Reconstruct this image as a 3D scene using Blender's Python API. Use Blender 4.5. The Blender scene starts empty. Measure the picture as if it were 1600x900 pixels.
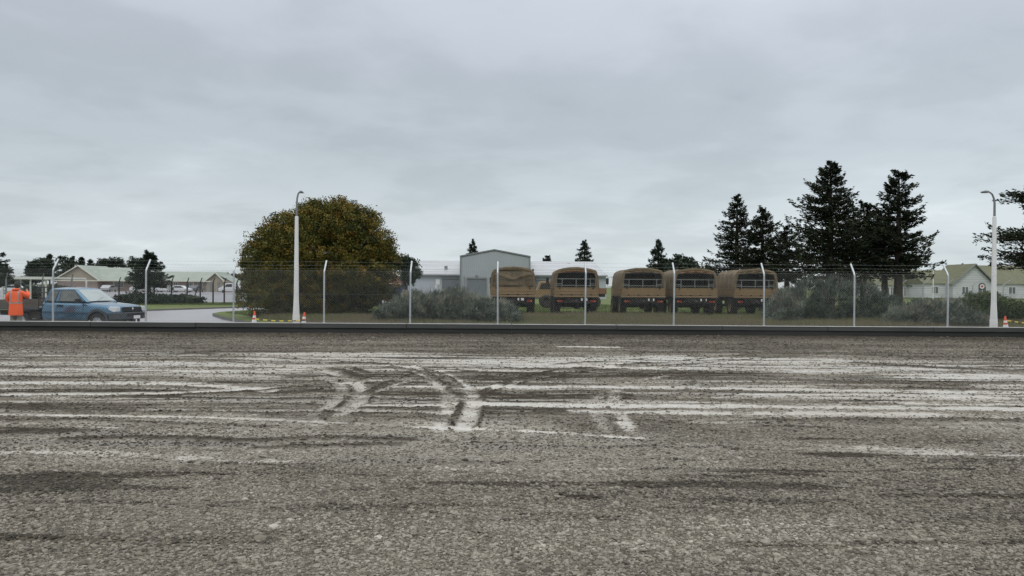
import bpy, bmesh, math, random
import numpy as np
from mathutils import Vector, Matrix
random.seed(7)
RS = np.random.RandomState(7)
S = bpy.context.scene
C = S.collection
R = math.radians

# ------------------------------------------------------------------ camera
F = 1155.0                       # focal length in pixels of a 1600 px wide frame
PITCH, ROLL, EYE = 3.0/F, R(0.36), 1.65
c_r = Vector((math.cos(ROLL), 0, math.sin(ROLL)))
c_f = Vector((0, math.cos(PITCH), -math.sin(PITCH)))
c_r = (c_r - c_f*c_r.dot(c_f)).normalized()
c_u = c_r.cross(c_f).normalized()
cam = bpy.data.cameras.new("camera")
camo = bpy.data.objects.new("camera", cam); C.objects.link(camo)
M3 = Matrix((c_r, c_u, -c_f)).transposed()
camo.matrix_world = Matrix.Translation((0, 0, EYE)) @ M3.to_4x4()
cam.sensor_width = 36; cam.lens = 36*F/1600
cam.clip_end = 3000; cam.clip_start = 0.1
S.camera = camo
def W(px, py, Y):
    d = c_f + c_r*((px-800)/F) + c_u*((450-py)/F)
    return Vector((0, 0, EYE)) + d*(Y/d.y)
def X(px, Y): return W(px, 450, Y).x
def G(px, py, z):
    d = c_f + c_r*((px-800)/F) + c_u*((450-py)/F)
    t = (z-EYE)/d.z
    return Vector((0, 0, EYE)) + d*t

# ------------------------------------------------------------------ world, sun, exposure
world = bpy.data.worlds.new("World"); S.world = world; world.use_nodes = True
nt = world.node_tree; nt.nodes.clear()
def N(nt, t, **k):
    n = nt.nodes.new(t)
    for a, b in k.items():
        if a in ('loc',): continue
        if hasattr(n, a): setattr(n, a, b)
        else: n.inputs[a.replace('_', ' ')].default_value = b
    return n
def ramp(nt, stops, interp='LINEAR'):
    n = nt.nodes.new('ShaderNodeValToRGB'); cr = n.color_ramp; cr.interpolation = interp
    while len(cr.elements) > 1: cr.elements.remove(cr.elements[-1])
    cr.elements[0].position = stops[0][0]; cr.elements[0].color = (*stops[0][1], 1)
    for p, c in stops[1:]:
        e = cr.elements.new(p); e.color = (*c, 1)
    return n
SUN_EL, SUN_AZ = R(52), R(200)
L = nt.links.new
tc = N(nt, 'ShaderNodeTexCoord'); sep = N(nt, 'ShaderNodeSeparateXYZ'); L(tc.outputs['Generated'], sep.inputs[0])
grad = ramp(nt, [(0.0, (.56, .60, .61)), (.02, (.70, .77, .80)), (.09, (.62, .69, .73)), (.17, (.52, .585, .635)),
                 (.27, (.535, .59, .655)), (.37, (.61, .66, .745)), (.6, (1.1, 1.13, 1.18)), (1.0, (1.6, 1.62, 1.66))])
L(sep.outputs['Z'], grad.inputs[0])
# cloud layer seen in perspective: direction divided by height
az = N(nt, 'ShaderNodeMath', operation='ADD'); az.inputs[1].default_value = .16; L(sep.outputs['Z'], az.inputs[0])
dv = N(nt, 'ShaderNodeVectorMath', operation='DIVIDE'); L(tc.outputs['Generated'], dv.inputs[0])
cmb = N(nt, 'ShaderNodeCombineXYZ'); L(az.outputs[0], cmb.inputs[0]); L(az.outputs[0], cmb.inputs[1]); cmb.inputs[2].default_value = 1
L(cmb.outputs[0], dv.inputs[1])
n1 = N(nt, 'ShaderNodeTexNoise', Scale=.85, Detail=5.0, Roughness=.5, Distortion=.35); L(dv.outputs[0], n1.inputs['Vector'])
n2 = N(nt, 'ShaderNodeTexNoise', Scale=2.4, Detail=6.0, Roughness=.55, Distortion=.2); L(dv.outputs[0], n2.inputs['Vector'])
mx = N(nt, 'ShaderNodeMath', operation='MULTIPLY_ADD'); mx.inputs[1].default_value = .35; L(n2.outputs[0], mx.inputs[0])
m2 = N(nt, 'ShaderNodeMath', operation='MULTIPLY'); m2.inputs[1].default_value = .65; L(n1.outputs[0], m2.inputs[0]); L(m2.outputs[0], mx.inputs[2])
cr = ramp(nt, [(.30, (.80, .81, .82)), (.43, (.92, .925, .92)), (.55, (1.04, 1.035, 1.03)), (.70, (1.24, 1.22, 1.21))], 'EASE')
L(mx.outputs[0], cr.inputs[0])
mul = N(nt, 'ShaderNodeMix', data_type='RGBA', blend_type='MULTIPLY'); mul.inputs[0].default_value = 1
L(grad.outputs[0], mul.inputs[6]); L(cr.outputs[0], mul.inputs[7])
# right side of the sky is a little brighter (sun behind the cloud there)
xr = N(nt, 'ShaderNodeMapRange'); xr.inputs[1].default_value = -.3; xr.inputs[2].default_value = .75; xr.inputs[3].default_value = .98; xr.inputs[4].default_value = 1.12
L(sep.outputs['X'], xr.inputs[0])
mul2 = N(nt, 'ShaderNodeVectorMath', operation='SCALE'); L(mul.outputs[2], mul2.inputs[0]); L(xr.outputs[0], mul2.inputs['Scale'])
sky = N(nt, 'ShaderNodeTexSky', sky_type='NISHITA', sun_disc=False, sun_elevation=SUN_EL, sun_rotation=SUN_AZ, dust_density=3.0)
bg1 = N(nt, 'ShaderNodeBackground', Strength=1.0); L(mul2.outputs[0], bg1.inputs[0])
bg2 = N(nt, 'ShaderNodeBackground', Strength=.10); L(sky.outputs[0], bg2.inputs[0])
mixs = N(nt, 'ShaderNodeMixShader'); mixs.inputs[0].default_value = .94
L(bg2.outputs[0], mixs.inputs[1]); L(bg1.outputs[0], mixs.inputs[2])
wo = N(nt, 'ShaderNodeOutputWorld'); L(mixs.outputs[0], wo.inputs[0])

sl = bpy.data.lights.new("sun", 'SUN'); sl.energy = .7; sl.angle = R(25); sl.color = (1, .97, .93)
so = bpy.data.objects.new("sun", sl); C.objects.link(so)
sd = Vector((math.sin(SUN_AZ)*math.cos(SUN_EL), math.cos(SUN_AZ)*math.cos(SUN_EL), math.sin(SUN_EL)))
so.rotation_euler = sd.to_track_quat('Z', 'Y').to_euler()
S.view_settings.view_transform = 'Standard'; S.view_settings.look = 'None'
S.view_settings.exposure = 0.0; S.view_settings.gamma = 1; S.view_settings.use_curve_mapping = False
S.render.engine = 'CYCLES'
S.render.resolution_x = 1024; S.render.resolution_y = 576

# ------------------------------------------------------------------ materials
MATS = {}
def mat(name, col, rough=.7, metal=0., spec=.5, var=.15, scale=3., bump=0., bscale=30., attr=None, col2=None, detail=6., stretch=(1, 1, 1), coat=0.):
    """Principled with a noise-driven colour variation; attr = name of a 0..1 mesh attribute that picks between col and col2"""
    m = bpy.data.materials.new(name); m.use_nodes = True; t = m.node_tree; b = t.nodes['Principled BSDF']; L = t.links.new
    b.inputs['Roughness'].default_value = rough; b.inputs['Metallic'].default_value = metal
    b.inputs['Specular IOR Level'].default_value = spec; b.inputs['Coat Weight'].default_value = coat
    tcn = N(t, 'ShaderNodeTexCoord'); mp = N(t, 'ShaderNodeMapping'); mp.inputs['Scale'].default_value = stretch
    L(tcn.outputs['Object'], mp.inputs[0])
    nz = N(t, 'ShaderNodeTexNoise', Scale=scale, Detail=detail, Roughness=.6); L(mp.outputs[0], nz.inputs['Vector'])
    if attr:
        at = N(t, 'ShaderNodeAttribute', attribute_name=attr); rp = ramp(t, col2 if isinstance(col2, list) else [(0, col), (1, col2)])
        L(at.outputs['Fac'], rp.inputs[0]); base = rp.outputs[0]
    else:
        c2 = col2 or col
        rp = ramp(t, [(.3, tuple(c*(1-var) for c in col)), (.7, tuple(min(1, c*(1+var)) for c in c2))])
        L(nz.outputs[0], rp.inputs[0]); base = rp.outputs[0]
    if attr and var:
        vm = N(t, 'ShaderNodeMapRange'); vm.inputs[1].default_value = .3; vm.inputs[2].default_value = .7; vm.inputs[3].default_value = 1-var; vm.inputs[4].default_value = 1+var
        L(nz.outputs[0], vm.inputs[0]); s = N(t, 'ShaderNodeVectorMath', operation='SCALE'); L(base, s.inputs[0]); L(vm.outputs[0], s.inputs['Scale']); base = s.outputs[0]
    L(base, b.inputs['Base Color'])
    if bump:
        nb = N(t, 'ShaderNodeTexNoise', Scale=bscale, Detail=4.0); L(mp.outputs[0], nb.inputs['Vector'])
        bp = N(t, 'ShaderNodeBump', Strength=bump, Distance=.02); L(nb.outputs[0], bp.inputs['Height']); L(bp.outputs[0], b.inputs['Normal'])
    MATS[name] = m
    return m
def lines(m, axis, period, depth=.5, dark=.75, dist=.02, shape='SIN'):
    """adds a ribbed profile (cladding, weatherboards, roof ribs) to a material"""
    t = m.node_tree; L = t.links.new; b = t.nodes['Principled BSDF']
    tcn = N(t, 'ShaderNodeTexCoord')
    w = N(t, 'ShaderNodeTexWave', wave_type='BANDS', bands_direction=axis, wave_profile=shape); w.inputs['Scale'].default_value = 2*math.pi/period/20.0; w.inputs['Detail'].default_value = 0
    L(tcn.outputs['Object'], w.inputs['Vector'])
    src = b.inputs['Base Color'].links[0].from_socket
    rp = ramp(t, [(.0, (dark,)*3), (.35, (1, 1, 1))]); L(w.outputs['Fac'], rp.inputs[0])
    mm = N(t, 'ShaderNodeMix', data_type='RGBA', blend_type='MULTIPLY'); mm.inputs[0].default_value = 1
    L(src, mm.inputs[6]); L(rp.outputs[0], mm.inputs[7]); L(mm.outputs[2], b.inputs['Base Color'])
    bp = N(t, 'ShaderNodeBump', Strength=depth, Distance=dist); L(w.outputs['Fac'], bp.inputs['Height']); L(bp.outputs[0], b.inputs['Normal'])
    return m

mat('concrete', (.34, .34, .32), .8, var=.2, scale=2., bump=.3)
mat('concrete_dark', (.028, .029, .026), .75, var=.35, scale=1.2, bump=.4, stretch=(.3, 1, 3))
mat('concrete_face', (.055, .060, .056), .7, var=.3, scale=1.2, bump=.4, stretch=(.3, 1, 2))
mat('pole_white', (.72, .72, .70), .6, var=.05, scale=2., bump=.1)
mat('galv', (.50, .53, .54), .42, .55, var=.12, scale=9.)
mat('wire', (.30, .32, .31), .5, .35, var=.15, scale=9.)
mat('steel_grey', (.20, .21, .22), .5, .3, var=.1)
mat('black', (.012, .012, .013), .45, var=.1)
mat('rubber', (.018, .018, .018), .85, var=.3, scale=6.)
mat('dark_frame', (.022, .021, .019), .7, var=.4, scale=4.)
mat('chrome', (.6, .6, .6), .2, .9, var=.05)
mat('orange_cone', (.72, .10, .035), .5, var=.08)
mat('reflective', (.75, .75, .75), .35, var=.05)
mat('tape_yellow', (.75, .52, .04), .5, var=.05)
mat('tape_black', (.02, .02, .02), .5, var=.05)
mat('asphalt', (.20, .20, .21), .42, var=.12, scale=.7, bump=.25, bscale=60.)
mat('road', (.30, .295, .305), .38, var=.10, scale=.6, bump=.2, bscale=70.)
mat('kerb_stone', (.13, .13, .125), .75, var=.25, scale=2.)
def grassmat(name, a, b_, c):
    m = mat(name, a, .85, spec=.2, var=.0, scale=.5); t = m.node_tree; L = t.links.new; b = t.nodes['Principled BSDF']
    tcn = N(t, 'ShaderNodeTexCoord'); n1 = N(t, 'ShaderNodeTexNoise', Scale=.28, Detail=6.0, Roughness=.65); n2 = N(t, 'ShaderNodeTexNoise', Scale=5., Detail=6.0, Roughness=.7)
    L(tcn.outputs['Object'], n1.inputs['Vector']); L(tcn.outputs['Object'], n2.inputs['Vector'])
    r1 = ramp(t, [(.35, a), (.52, b_), (.68, c)]); L(n1.outputs[0], r1.inputs[0])
    r2 = ramp(t, [(.3, (.6,)*3), (.7, (1.3,)*3)]); L(n2.outputs[0], r2.inputs[0])
    mm = N(t, 'ShaderNodeMix', data_type='RGBA', blend_type='MULTIPLY'); mm.inputs[0].default_value = 1
    L(r1.outputs[0], mm.inputs[6]); L(r2.outputs[0], mm.inputs[7]); L(mm.outputs[2], b.inputs['Base Color'])
    bp = N(t, 'ShaderNodeBump', Strength=.8, Distance=.04); L(n2.outputs[0], bp.inputs['Height']); L(bp.outputs[0], b.inputs['Normal'])
    return m
grassmat('lawn', (.085, .12, .032), (.12, .155, .045), (.15, .15, .06))
mat('blades', None, .8, spec=.2, var=.1, attr='tone', col2=[(0, (.06, .095, .022)), (.45, (.12, .15, .05)), (.7, (.17, .145, .09)), (1, (.21, .165, .12))])
mat('bark', (.045, .036, .028), .9, var=.35, scale=4., bump=.5, bscale=15.)
mat('bark_pale', (.14, .12, .10), .9, var=.35, scale=4., bump=.5, bscale=15.)
def leafmat(name, stops, var=.2, rough=.62, trans=.15, spec=.2):
    m = mat(name, None, rough, spec=spec, var=var, scale=1.2, attr='tone', col2=stops)
    return m
leafmat('leaf_rust', [(0, (.018, .024, .008)), (.35, (.062, .070, .014)), (.6, (.118, .112, .020)), (.8, (.16, .12, .020)), (1, (.21, .125, .024))])
leafmat('leaf_conifer', [(0, (.007, .011, .006)), (.6, (.017, .026, .012)), (1, (.045, .054, .020))])
leafmat('leaf_cedar', [(0, (.014, .026, .018)), (.6, (.028, .046, .028)), (1, (.05, .07, .042))])
leafmat('leaf_far', [(0, (.020, .032, .022)), (.6, (.035, .05, .034)), (1, (.055, .072, .045))])
leafmat('leaf_silver', [(0, (.035, .046, .036)), (.5, (.115, .140, .112)), (.85, (.20, .235, .19)), (1, (.29, .28, .21))])
leafmat('leaf_greyshrub', [(0, (.018, .028, .020)), (.5, (.045, .065, .045)), (1, (.13, .155, .125))])
leafmat('leaf_green', [(0, (.016, .03, .010)), (.5, (.04, .065, .02)), (1, (.09, .12, .035))])

# ------------------------------------------------------------------ mesh helpers
class MB:
    def __init__(s): s.v = []; s.f = []; s.m = []; s.sm = []
    def add(s, vs, fs, mi=0, smooth=False):
        o = len(s.v); s.v += [tuple(v) for v in vs]
        for f in fs: s.f.append(tuple(i+o for i in f)); s.m.append(mi); s.sm.append(smooth)
        return s
    def box(s, c, d, mi=0, rz=0., mtx=None):
        x, y, z = (k/2 for k in d)
        vs = [Vector((sx*x, sy*y, sz*z)) for sz in (-1, 1) for sx, sy in ((-1, -1), (1, -1), (1, 1), (-1, 1))]
        if rz: vs = [Matrix.Rotation(rz, 3, 'Z') @ v for v in vs]
        if mtx: vs = [mtx @ v for v in vs]
        vs = [v+Vector(c) for v in vs]
        return s.add(vs, [(3, 2, 1, 0), (4, 5, 6, 7), (0, 1, 5, 4), (1, 2, 6, 5), (2, 3, 7, 6), (3, 0, 4, 7)], mi)
    def tube(s, pts, r, n=8, mi=0, smooth=True, caps=True):
        pts = [Vector(p) for p in pts]; rs = r if isinstance(r, (list, tuple)) else [r]*len(pts)
        rings = []; pu = None
        for i, p in enumerate(pts):
            t = (pts[min(i+1, len(pts)-1)]-pts[max(i-1, 0)]).normalized()
            if pu is None: pu = t.orthogonal().normalized() if abs(t.z) < .99 else Vector((1, 0, 0))
            u = (pu-t*pu.dot(t)).normalized(); pu = u; w = t.cross(u)
            rings.append([p+(u*math.cos(2*math.pi*k/n)+w*math.sin(2*math.pi*k/n))*rs[i] for k in range(n)])
        vs = [v for rg in rings for v in rg]; fs = []
        for i in range(len(pts)-1):
            for k in range(n):
                a, b = i*n+k, i*n+(k+1) % n; fs.append((a, b, b+n, a+n))
        s.add(vs, fs, mi, smooth)
        if caps:
            s.add(rings[0], [tuple(range(n))[::-1]], mi); s.add(rings[-1], [tuple(range(n))], mi)
        return s
    def prism(s, poly, axis, a, b, mi=0):
        """poly = 2D points; axis 'x','y','z' = extrusion direction from a to b"""
        def P(p, t): return {'x': (t, p[0], p[1]), 'y': (p[0], t, p[1]), 'z': (p[0], p[1], t)}[axis]
        n = len(poly); vs = [P(p, a) for p in poly]+[P(p, b) for p in poly]
        return s.add(vs, [tuple(range(n)), tuple(range(n, 2*n))[::-1]]+[(i, i+n, (i+1) % n+n, (i+1) % n) for i in range(n)], mi)
    def lathe(s, prof, c, axis='z', n=24, mi=0, smooth=True, caps=True):
        c = Vector(c); vs = []
        for r, h in prof:
            for k in range(n):
                a = 2*math.pi*k/n; p = (r*math.cos(a), r*math.sin(a))
                vs.append(c+Vector({'z': (p[0], p[1], h), 'y': (p[0], h, p[1]), 'x': (h, p[0], p[1])}[axis]))
        fs = [(i*n+k, i*n+(k+1) % n, (i+1)*n+(k+1) % n, (i+1)*n+k) for i in range(len(prof)-1) for k in range(n)]
        if caps: fs += [tuple(range(n)), tuple(range((len(prof)-1)*n, len(prof)*n))]
        return s.add(vs, fs, mi, smooth)
    def quad(s, a, b, c, d, mi=0): return s.add([a, b, c, d], [(0, 1, 2, 3)], mi)
    def build(s, name, mats, parent=None, bevel=0, fix=True):
        me = bpy.data.meshes.new(name); me.from_pydata(s.v, [], s.f)
        for m in ([mats] if isinstance(mats, str) else mats): me.materials.append(MATS[m])
        me.polygons.foreach_set('material_index', s.m); me.polygons.foreach_set('use_smooth', s.sm)
        if fix:
            bm = bmesh.new(); bm.from_mesh(me); bmesh.ops.recalc_face_normals(bm, faces=bm.faces); bm.to_mesh(me); bm.free()
        me.update()
        o = bpy.data.objects.new(name, me); C.objects.link(o); o.parent = parent
        if bevel:
            b = o.modifiers.new('bevel', 'BEVEL'); b.width = bevel; b.segments = 2; b.limit_method = 'ANGLE'
        return o
def tag(o, label=None, cat=None, group=None, kind=None):
    if label: o['label'] = label
    if cat: o['category'] = cat
    if group: o['group'] = group
    if kind: o['kind'] = kind
    return o
def empty(name, loc, rz=0.):
    o = bpy.data.objects.new(name, None); C.objects.link(o); o.location = loc; o.rotation_euler = (0, 0, rz); o.empty_display_size = .2
    return o
def copy_tree(o, parent=None):
    kids = list(o.children); c = o.copy(); C.objects.link(c)
    if parent: c.parent = parent
    for ch in kids: copy_tree(ch, c)
    return c
def npmesh(name, V, Fc, matname, parent=None, tone=None, smooth=False, extra=None):
    """V (n,3) array, Fc (m,k) array of k-gons"""
    me = bpy.data.meshes.new(name); n = len(V); m, k = Fc.shape
    me.vertices.add(n); me.vertices.foreach_set('co', np.ascontiguousarray(V, dtype=np.float32).ravel())
    me.loops.add(m*k); me.loops.foreach_set('vertex_index', np.ascontiguousarray(Fc, dtype=np.int32).ravel())
    me.polygons.add(m); me.polygons.foreach_set('loop_start', np.arange(0, m*k, k, dtype=np.int32)); me.polygons.foreach_set('loop_total', np.full(m, k, dtype=np.int32))
    me.polygons.foreach_set('use_smooth', np.full(m, smooth, dtype=bool))
    for nm, arr in ([('tone', tone)] if tone is not None else [])+(extra or []):
        a = me.attributes.new(nm, 'FLOAT', 'POINT'); a.data.foreach_set('value', np.ascontiguousarray(arr, dtype=np.float32))
    me.materials.append(MATS[matname]); me.update(calc_edges=True)
    o = bpy.data.objects.new(name, me); C.objects.link(o); o.parent = parent
    return o
def sheet(name, poly, z, matname, kind='structure', drop=0.):
    b = MB(); n = len(poly)
    b.add([(x, y, z) for x, y in poly], [tuple(range(n))])
    if drop:
        b.add([(x, y, z) for x, y in poly]+[(x, y, z-drop) for x, y in poly], [(i, (i+1) % n, (i+1) % n+n, i+n) for i in range(n)], 1)
        o = b.build(name, [matname, 'kerb_stone'])
    else: o = b.build(name, matname)
    o['kind'] = kind
    return o

# value noise ------------------------------------------------------
def hsh(ix, iy, s):
    h = (ix.astype(np.int64)*374761393+iy.astype(np.int64)*668265263+s*1274126177) & 0xffffffff
    h = ((h ^ (h >> 13))*1103515245) & 0xffffffff
    h = (h ^ (h >> 16)) & 0xffff
    return h/65535.0
def vnoise(x, y, s=0):
    ix = np.floor(x); iy = np.floor(y); fx = x-ix; fy = y-iy; fx = fx*fx*(3-2*fx); fy = fy*fy*(3-2*fy)
    a = hsh(ix, iy, s); b = hsh(ix+1, iy, s); c = hsh(ix, iy+1, s); d = hsh(ix+1, iy+1, s)
    return (a*(1-fx)+b*fx)*(1-fy)+(c*(1-fx)+d*fx)*fy
def fbm(x, y, s=0, o=4, g=.5):
    t = 0; a = 1; w = 0
    for i in range(o):
        t = t+a*vnoise(x*2**i+17.3*i, y*2**i-9.1*i, s+i); w += a; a *= g
    return t/w

# ------------------------------------------------------------------ the gravel yard
def sst(a, b, x): t = np.clip((x-a)/(b-a), 0, 1); return t*t*(3-2*t)
# strokes traced on the ground: (points in photo pixels, width m, pale mud with painted glare, height, soft)
def gp(pts): return [tuple(G(px, py, 0)[:2]) for px, py in pts]
STROKES = []
def stroke(pts, w, silt_glare, h=0., smooth=True):
    P = gp(pts)
    if smooth and len(P) > 2:
        for _ in range(2):
            Q = [P[0]]
            for a, b in zip(P[:-1], P[1:]):
                Q += [(a[0]*.75+b[0]*.25, a[1]*.75+b[1]*.25), (a[0]*.25+b[0]*.75, a[1]*.25+b[1]*.75)]
            Q.append(P[-1]); P = Q
    STROKES.append((P, w, silt_glare, h))
# pale tracks: curved pairs
A1 = [(688, 672), (697, 648), (705, 629), (694, 611), (675, 592), (655, 581), (615, 568)]
A2 = [(724, 672), (734, 648), (741, 627), (735, 611), (712, 594), (688, 582), (637, 571)]
B1 = [(500, 662), (536, 643), (559, 630), (567, 614), (559, 600), (535, 588), (500, 578)]
B2 = [(470, 655), (506, 639), (526, 628), (538, 614), (530, 601), (505, 589)]
stroke(A1, .115, .62, -.012); stroke(A2, .125, .85, -.012); stroke(B1, .125, .62, -.012); stroke(B2, .10, .45, -.01)
stroke(A2[:3], .125, .9, 0); stroke(A1[:3], .11, .7, 0)
stroke([(703, 668), (711, 650), (722, 632)], .060, -1., .03); stroke([(746, 668), (757, 640), (756, 622)], .035, -.8, .02)
stroke([(500, 657), (532, 637), (543, 620)], .055, -.9, .025); stroke([(556, 655), (578, 632), (584, 612)], .03, -.7, .02)
stroke([(710, 618), (688, 596), (660, 582), (610, 571)], .055, -.75, .02); stroke([(724, 606), (700, 588), (660, 575)], .06, -.6, .02)
stroke([(744, 618), (776, 602), (825, 589), (862, 580), (905, 576)], .075, -1., .035)
stroke([(748, 625), (787, 605), (844, 593), (900, 583), (960, 577)], .06, -.95, .03)
stroke([(775, 610), (815, 597), (870, 587)], .05, .55, -.01)
stroke([(905, 577), (960, 572), (1015, 569)], .10, -1., .04); stroke([(850, 572), (930, 566), (1010, 561)], .08, -.7, .025)
stroke([(570, 613), (600, 601), (637, 587), (668, 580)], .05, -.85, .025); stroke([(575, 618), (612, 604), (650, 591)], .055, .5, -.01)
stroke([(518, 577), (545, 583), (568, 594)], .16, -.95, .04); stroke([(548, 577), (575, 584)], .10, -.9, .03)
stroke([(600, 574), (640, 580), (690, 578), (740, 581)], .10, -.6, .02)
stroke([(574, 616), (630, 613), (692, 616)], .16, -.65, .012); stroke([(830, 615), (890, 612), (952, 616)], .15, -.6, .012)
stroke([(560, 647), (630, 644), (690, 650)], .09, -.7, .012); stroke([(574, 656), (640, 652), (690, 658)], .06, -.6, .012); stroke([(765, 648), (900, 642), (930, 648)], .07, -.5, .012)
stroke([(992, 680), (978, 660), (966, 640), (956, 618), (975, 600), (1040, 588)], .10, .55, -.008); stroke([(990, 676), (975, 658)], .11, .8, 0)
stroke([(948, 674), (935, 655), (928, 638), (940, 612), (980, 598)], .08, .35, -.008)
stroke([(637, 571), (560, 566), (440, 560), (330, 556)], .07, -.6, .02); stroke([(500, 578), (430, 570), (330, 563)], .08, -.6, .02)
stroke([(960, 577), (1060, 570), (1160, 562), (1260, 556)], .07, -.6, .015); stroke([(1015, 569), (1100, 560), (1180, 553)], .06, -.6, .015)
stroke([(688, 672), (676, 700), (640, 735)], .11, .28, 0); stroke([(724, 672), (716, 705), (690, 745)], .12, .30, 0); stroke([(500, 662), (440, 690), (380, 712)], .12, .30, 0)
stroke([(1050, 622), (1080, 606), (1085, 592), (1060, 578), (980, 566)], .06, -.5, .015)
# long wheel lines roughly along x
for pts, w, s, h in [
    ([(-320, 572), (120, 566), (330, 570), (500, 574)], .42, .55, 0), ([(-320, 579), (200, 577), (420, 583)], .2, .8, 0), ([(-320, 602), (110, 597), (300, 600), (420, 610)], .20, .9, -.01),
    ([(-300, 617), (150, 616), (330, 612), (470, 604), (640, 592)], .12, .75, -.015), ([(120, 622), (330, 617), (520, 600)], .10, -.7, .02),
    ([(-320, 642), (60, 648), (200, 648), (400, 653), (620, 664), (860, 674), (1000, 684)], .08, .95, -.015),
    ([(-320, 655), (60, 661), (180, 666)], .14, .85, -.01), ([(-320, 632), (100, 634), (250, 633)], .07, -.8, .02),
    ([(-320, 650), (90, 655), (260, 662), (430, 668)], .07, -.9, .025), ([(-320, 636), (150, 640), (330, 643), (530, 645)], .08, -.6, .02),
    ([(230, 640), (420, 641), (560, 640), (700, 646)], .12, .5, -.01), ([(100, 688), (260, 685), (380, 690), (560, 684), (640, 688)], .09, -.8, .03),
    ([(-300, 705), (140, 706), (300, 714), (430, 722), (700, 728), (980, 727)], .13, .55, -.01), ([(-20, 714), (200, 719), (340, 724)], .07, .3, 0),
    ([(400, 700), (620, 694)], .09, -.7, .025),
    ([(574, 634), (700, 633)], .09, .85, -.005), ([(757, 631), (900, 633), (1200, 636), (1960, 641)], .20, .95, -.01), ([(900, 627), (1200, 630), (1960, 633)], .10, .7, 0), ([(615, 605), (690, 605)], .10, .8, 0), ([(900, 642), (1200, 646), (1960, 651)], .16, .7, 0),
    ([(760, 606), (1000, 604), (1200, 609), (1960, 617)], .20, .9, -.01), ([(1000, 617), (1300, 622), (1960, 626)], .16, .55, -.01),
    ([(850, 572), (1000, 575), (1150, 578), (1400, 585), (1960, 592)], .24, .8, -.01), ([(850, 563), (1050, 565), (1300, 569)], .20, .5, 0),
    ([(620, 566), (780, 562), (960, 560)], .3, .5, 0), ([(1050, 592), (1300, 596), (1500, 603)], .22, -.55, .02), ([(1350, 568), (1500, 577), (1620, 580)], .3, -.6, .02),
    ([(1100, 628), (1400, 632)], .08, -.3, .01), ([(1180, 658), (1400, 656), (1960, 662)], .14, -.5, .02), ([(1280, 604), (1600, 611)], .10, -.5, .02),
    ([(1070, 694), (1300, 703), (1500, 710), (1960, 716)], .09, .42, 0), ([(1420, 708), (1960, 716)], .04, .7, 0), ([(1300, 698), (1500, 704)], .16, .5, 0),
    ([(1080, 658), (1300, 663), (1600, 668)], .10, .45, 0), ([(880, 541), (960, 542)], .25, 1.0, 0),
    ([(-300, 834), (150, 842), (300, 844), (420, 842)], .05, -.7, .02), ([(1150, 850), (1300, 852), (1480, 848), (1960, 855)], .04, -.6, .015),
    ([(1380, 776), (1960, 784)], .05, -.6, .015), ([(880, 776), (930, 779)], .05, -.9, .02),
    ([(-320, 585), (200, 583), (420, 590)], .3, .5, 0), ([(-320, 610), (60, 606)], .2, .8, 0), ([(300, 552), (600, 548), (900, 556)], .35, -.5, .02),
    ([(1000, 550), (1250, 552), (1500, 560)], .4, -.4, .02)]:
    stroke(pts, w, s, h)
def seg_dist(x, y, P):
    d = np.full(x.shape, 1e9)
    for (ax, ay), (bx, by) in zip(P[:-1], P[1:]):
        dx, dy = bx-ax, by-ay; L2 = dx*dx+dy*dy+1e-9
        t = np.clip(((x-ax)*dx+(y-ay)*dy)/L2, 0, 1)
        d = np.minimum(d, np.hypot(x-ax-t*dx, y-ay-t*dy))
    return d
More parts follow.
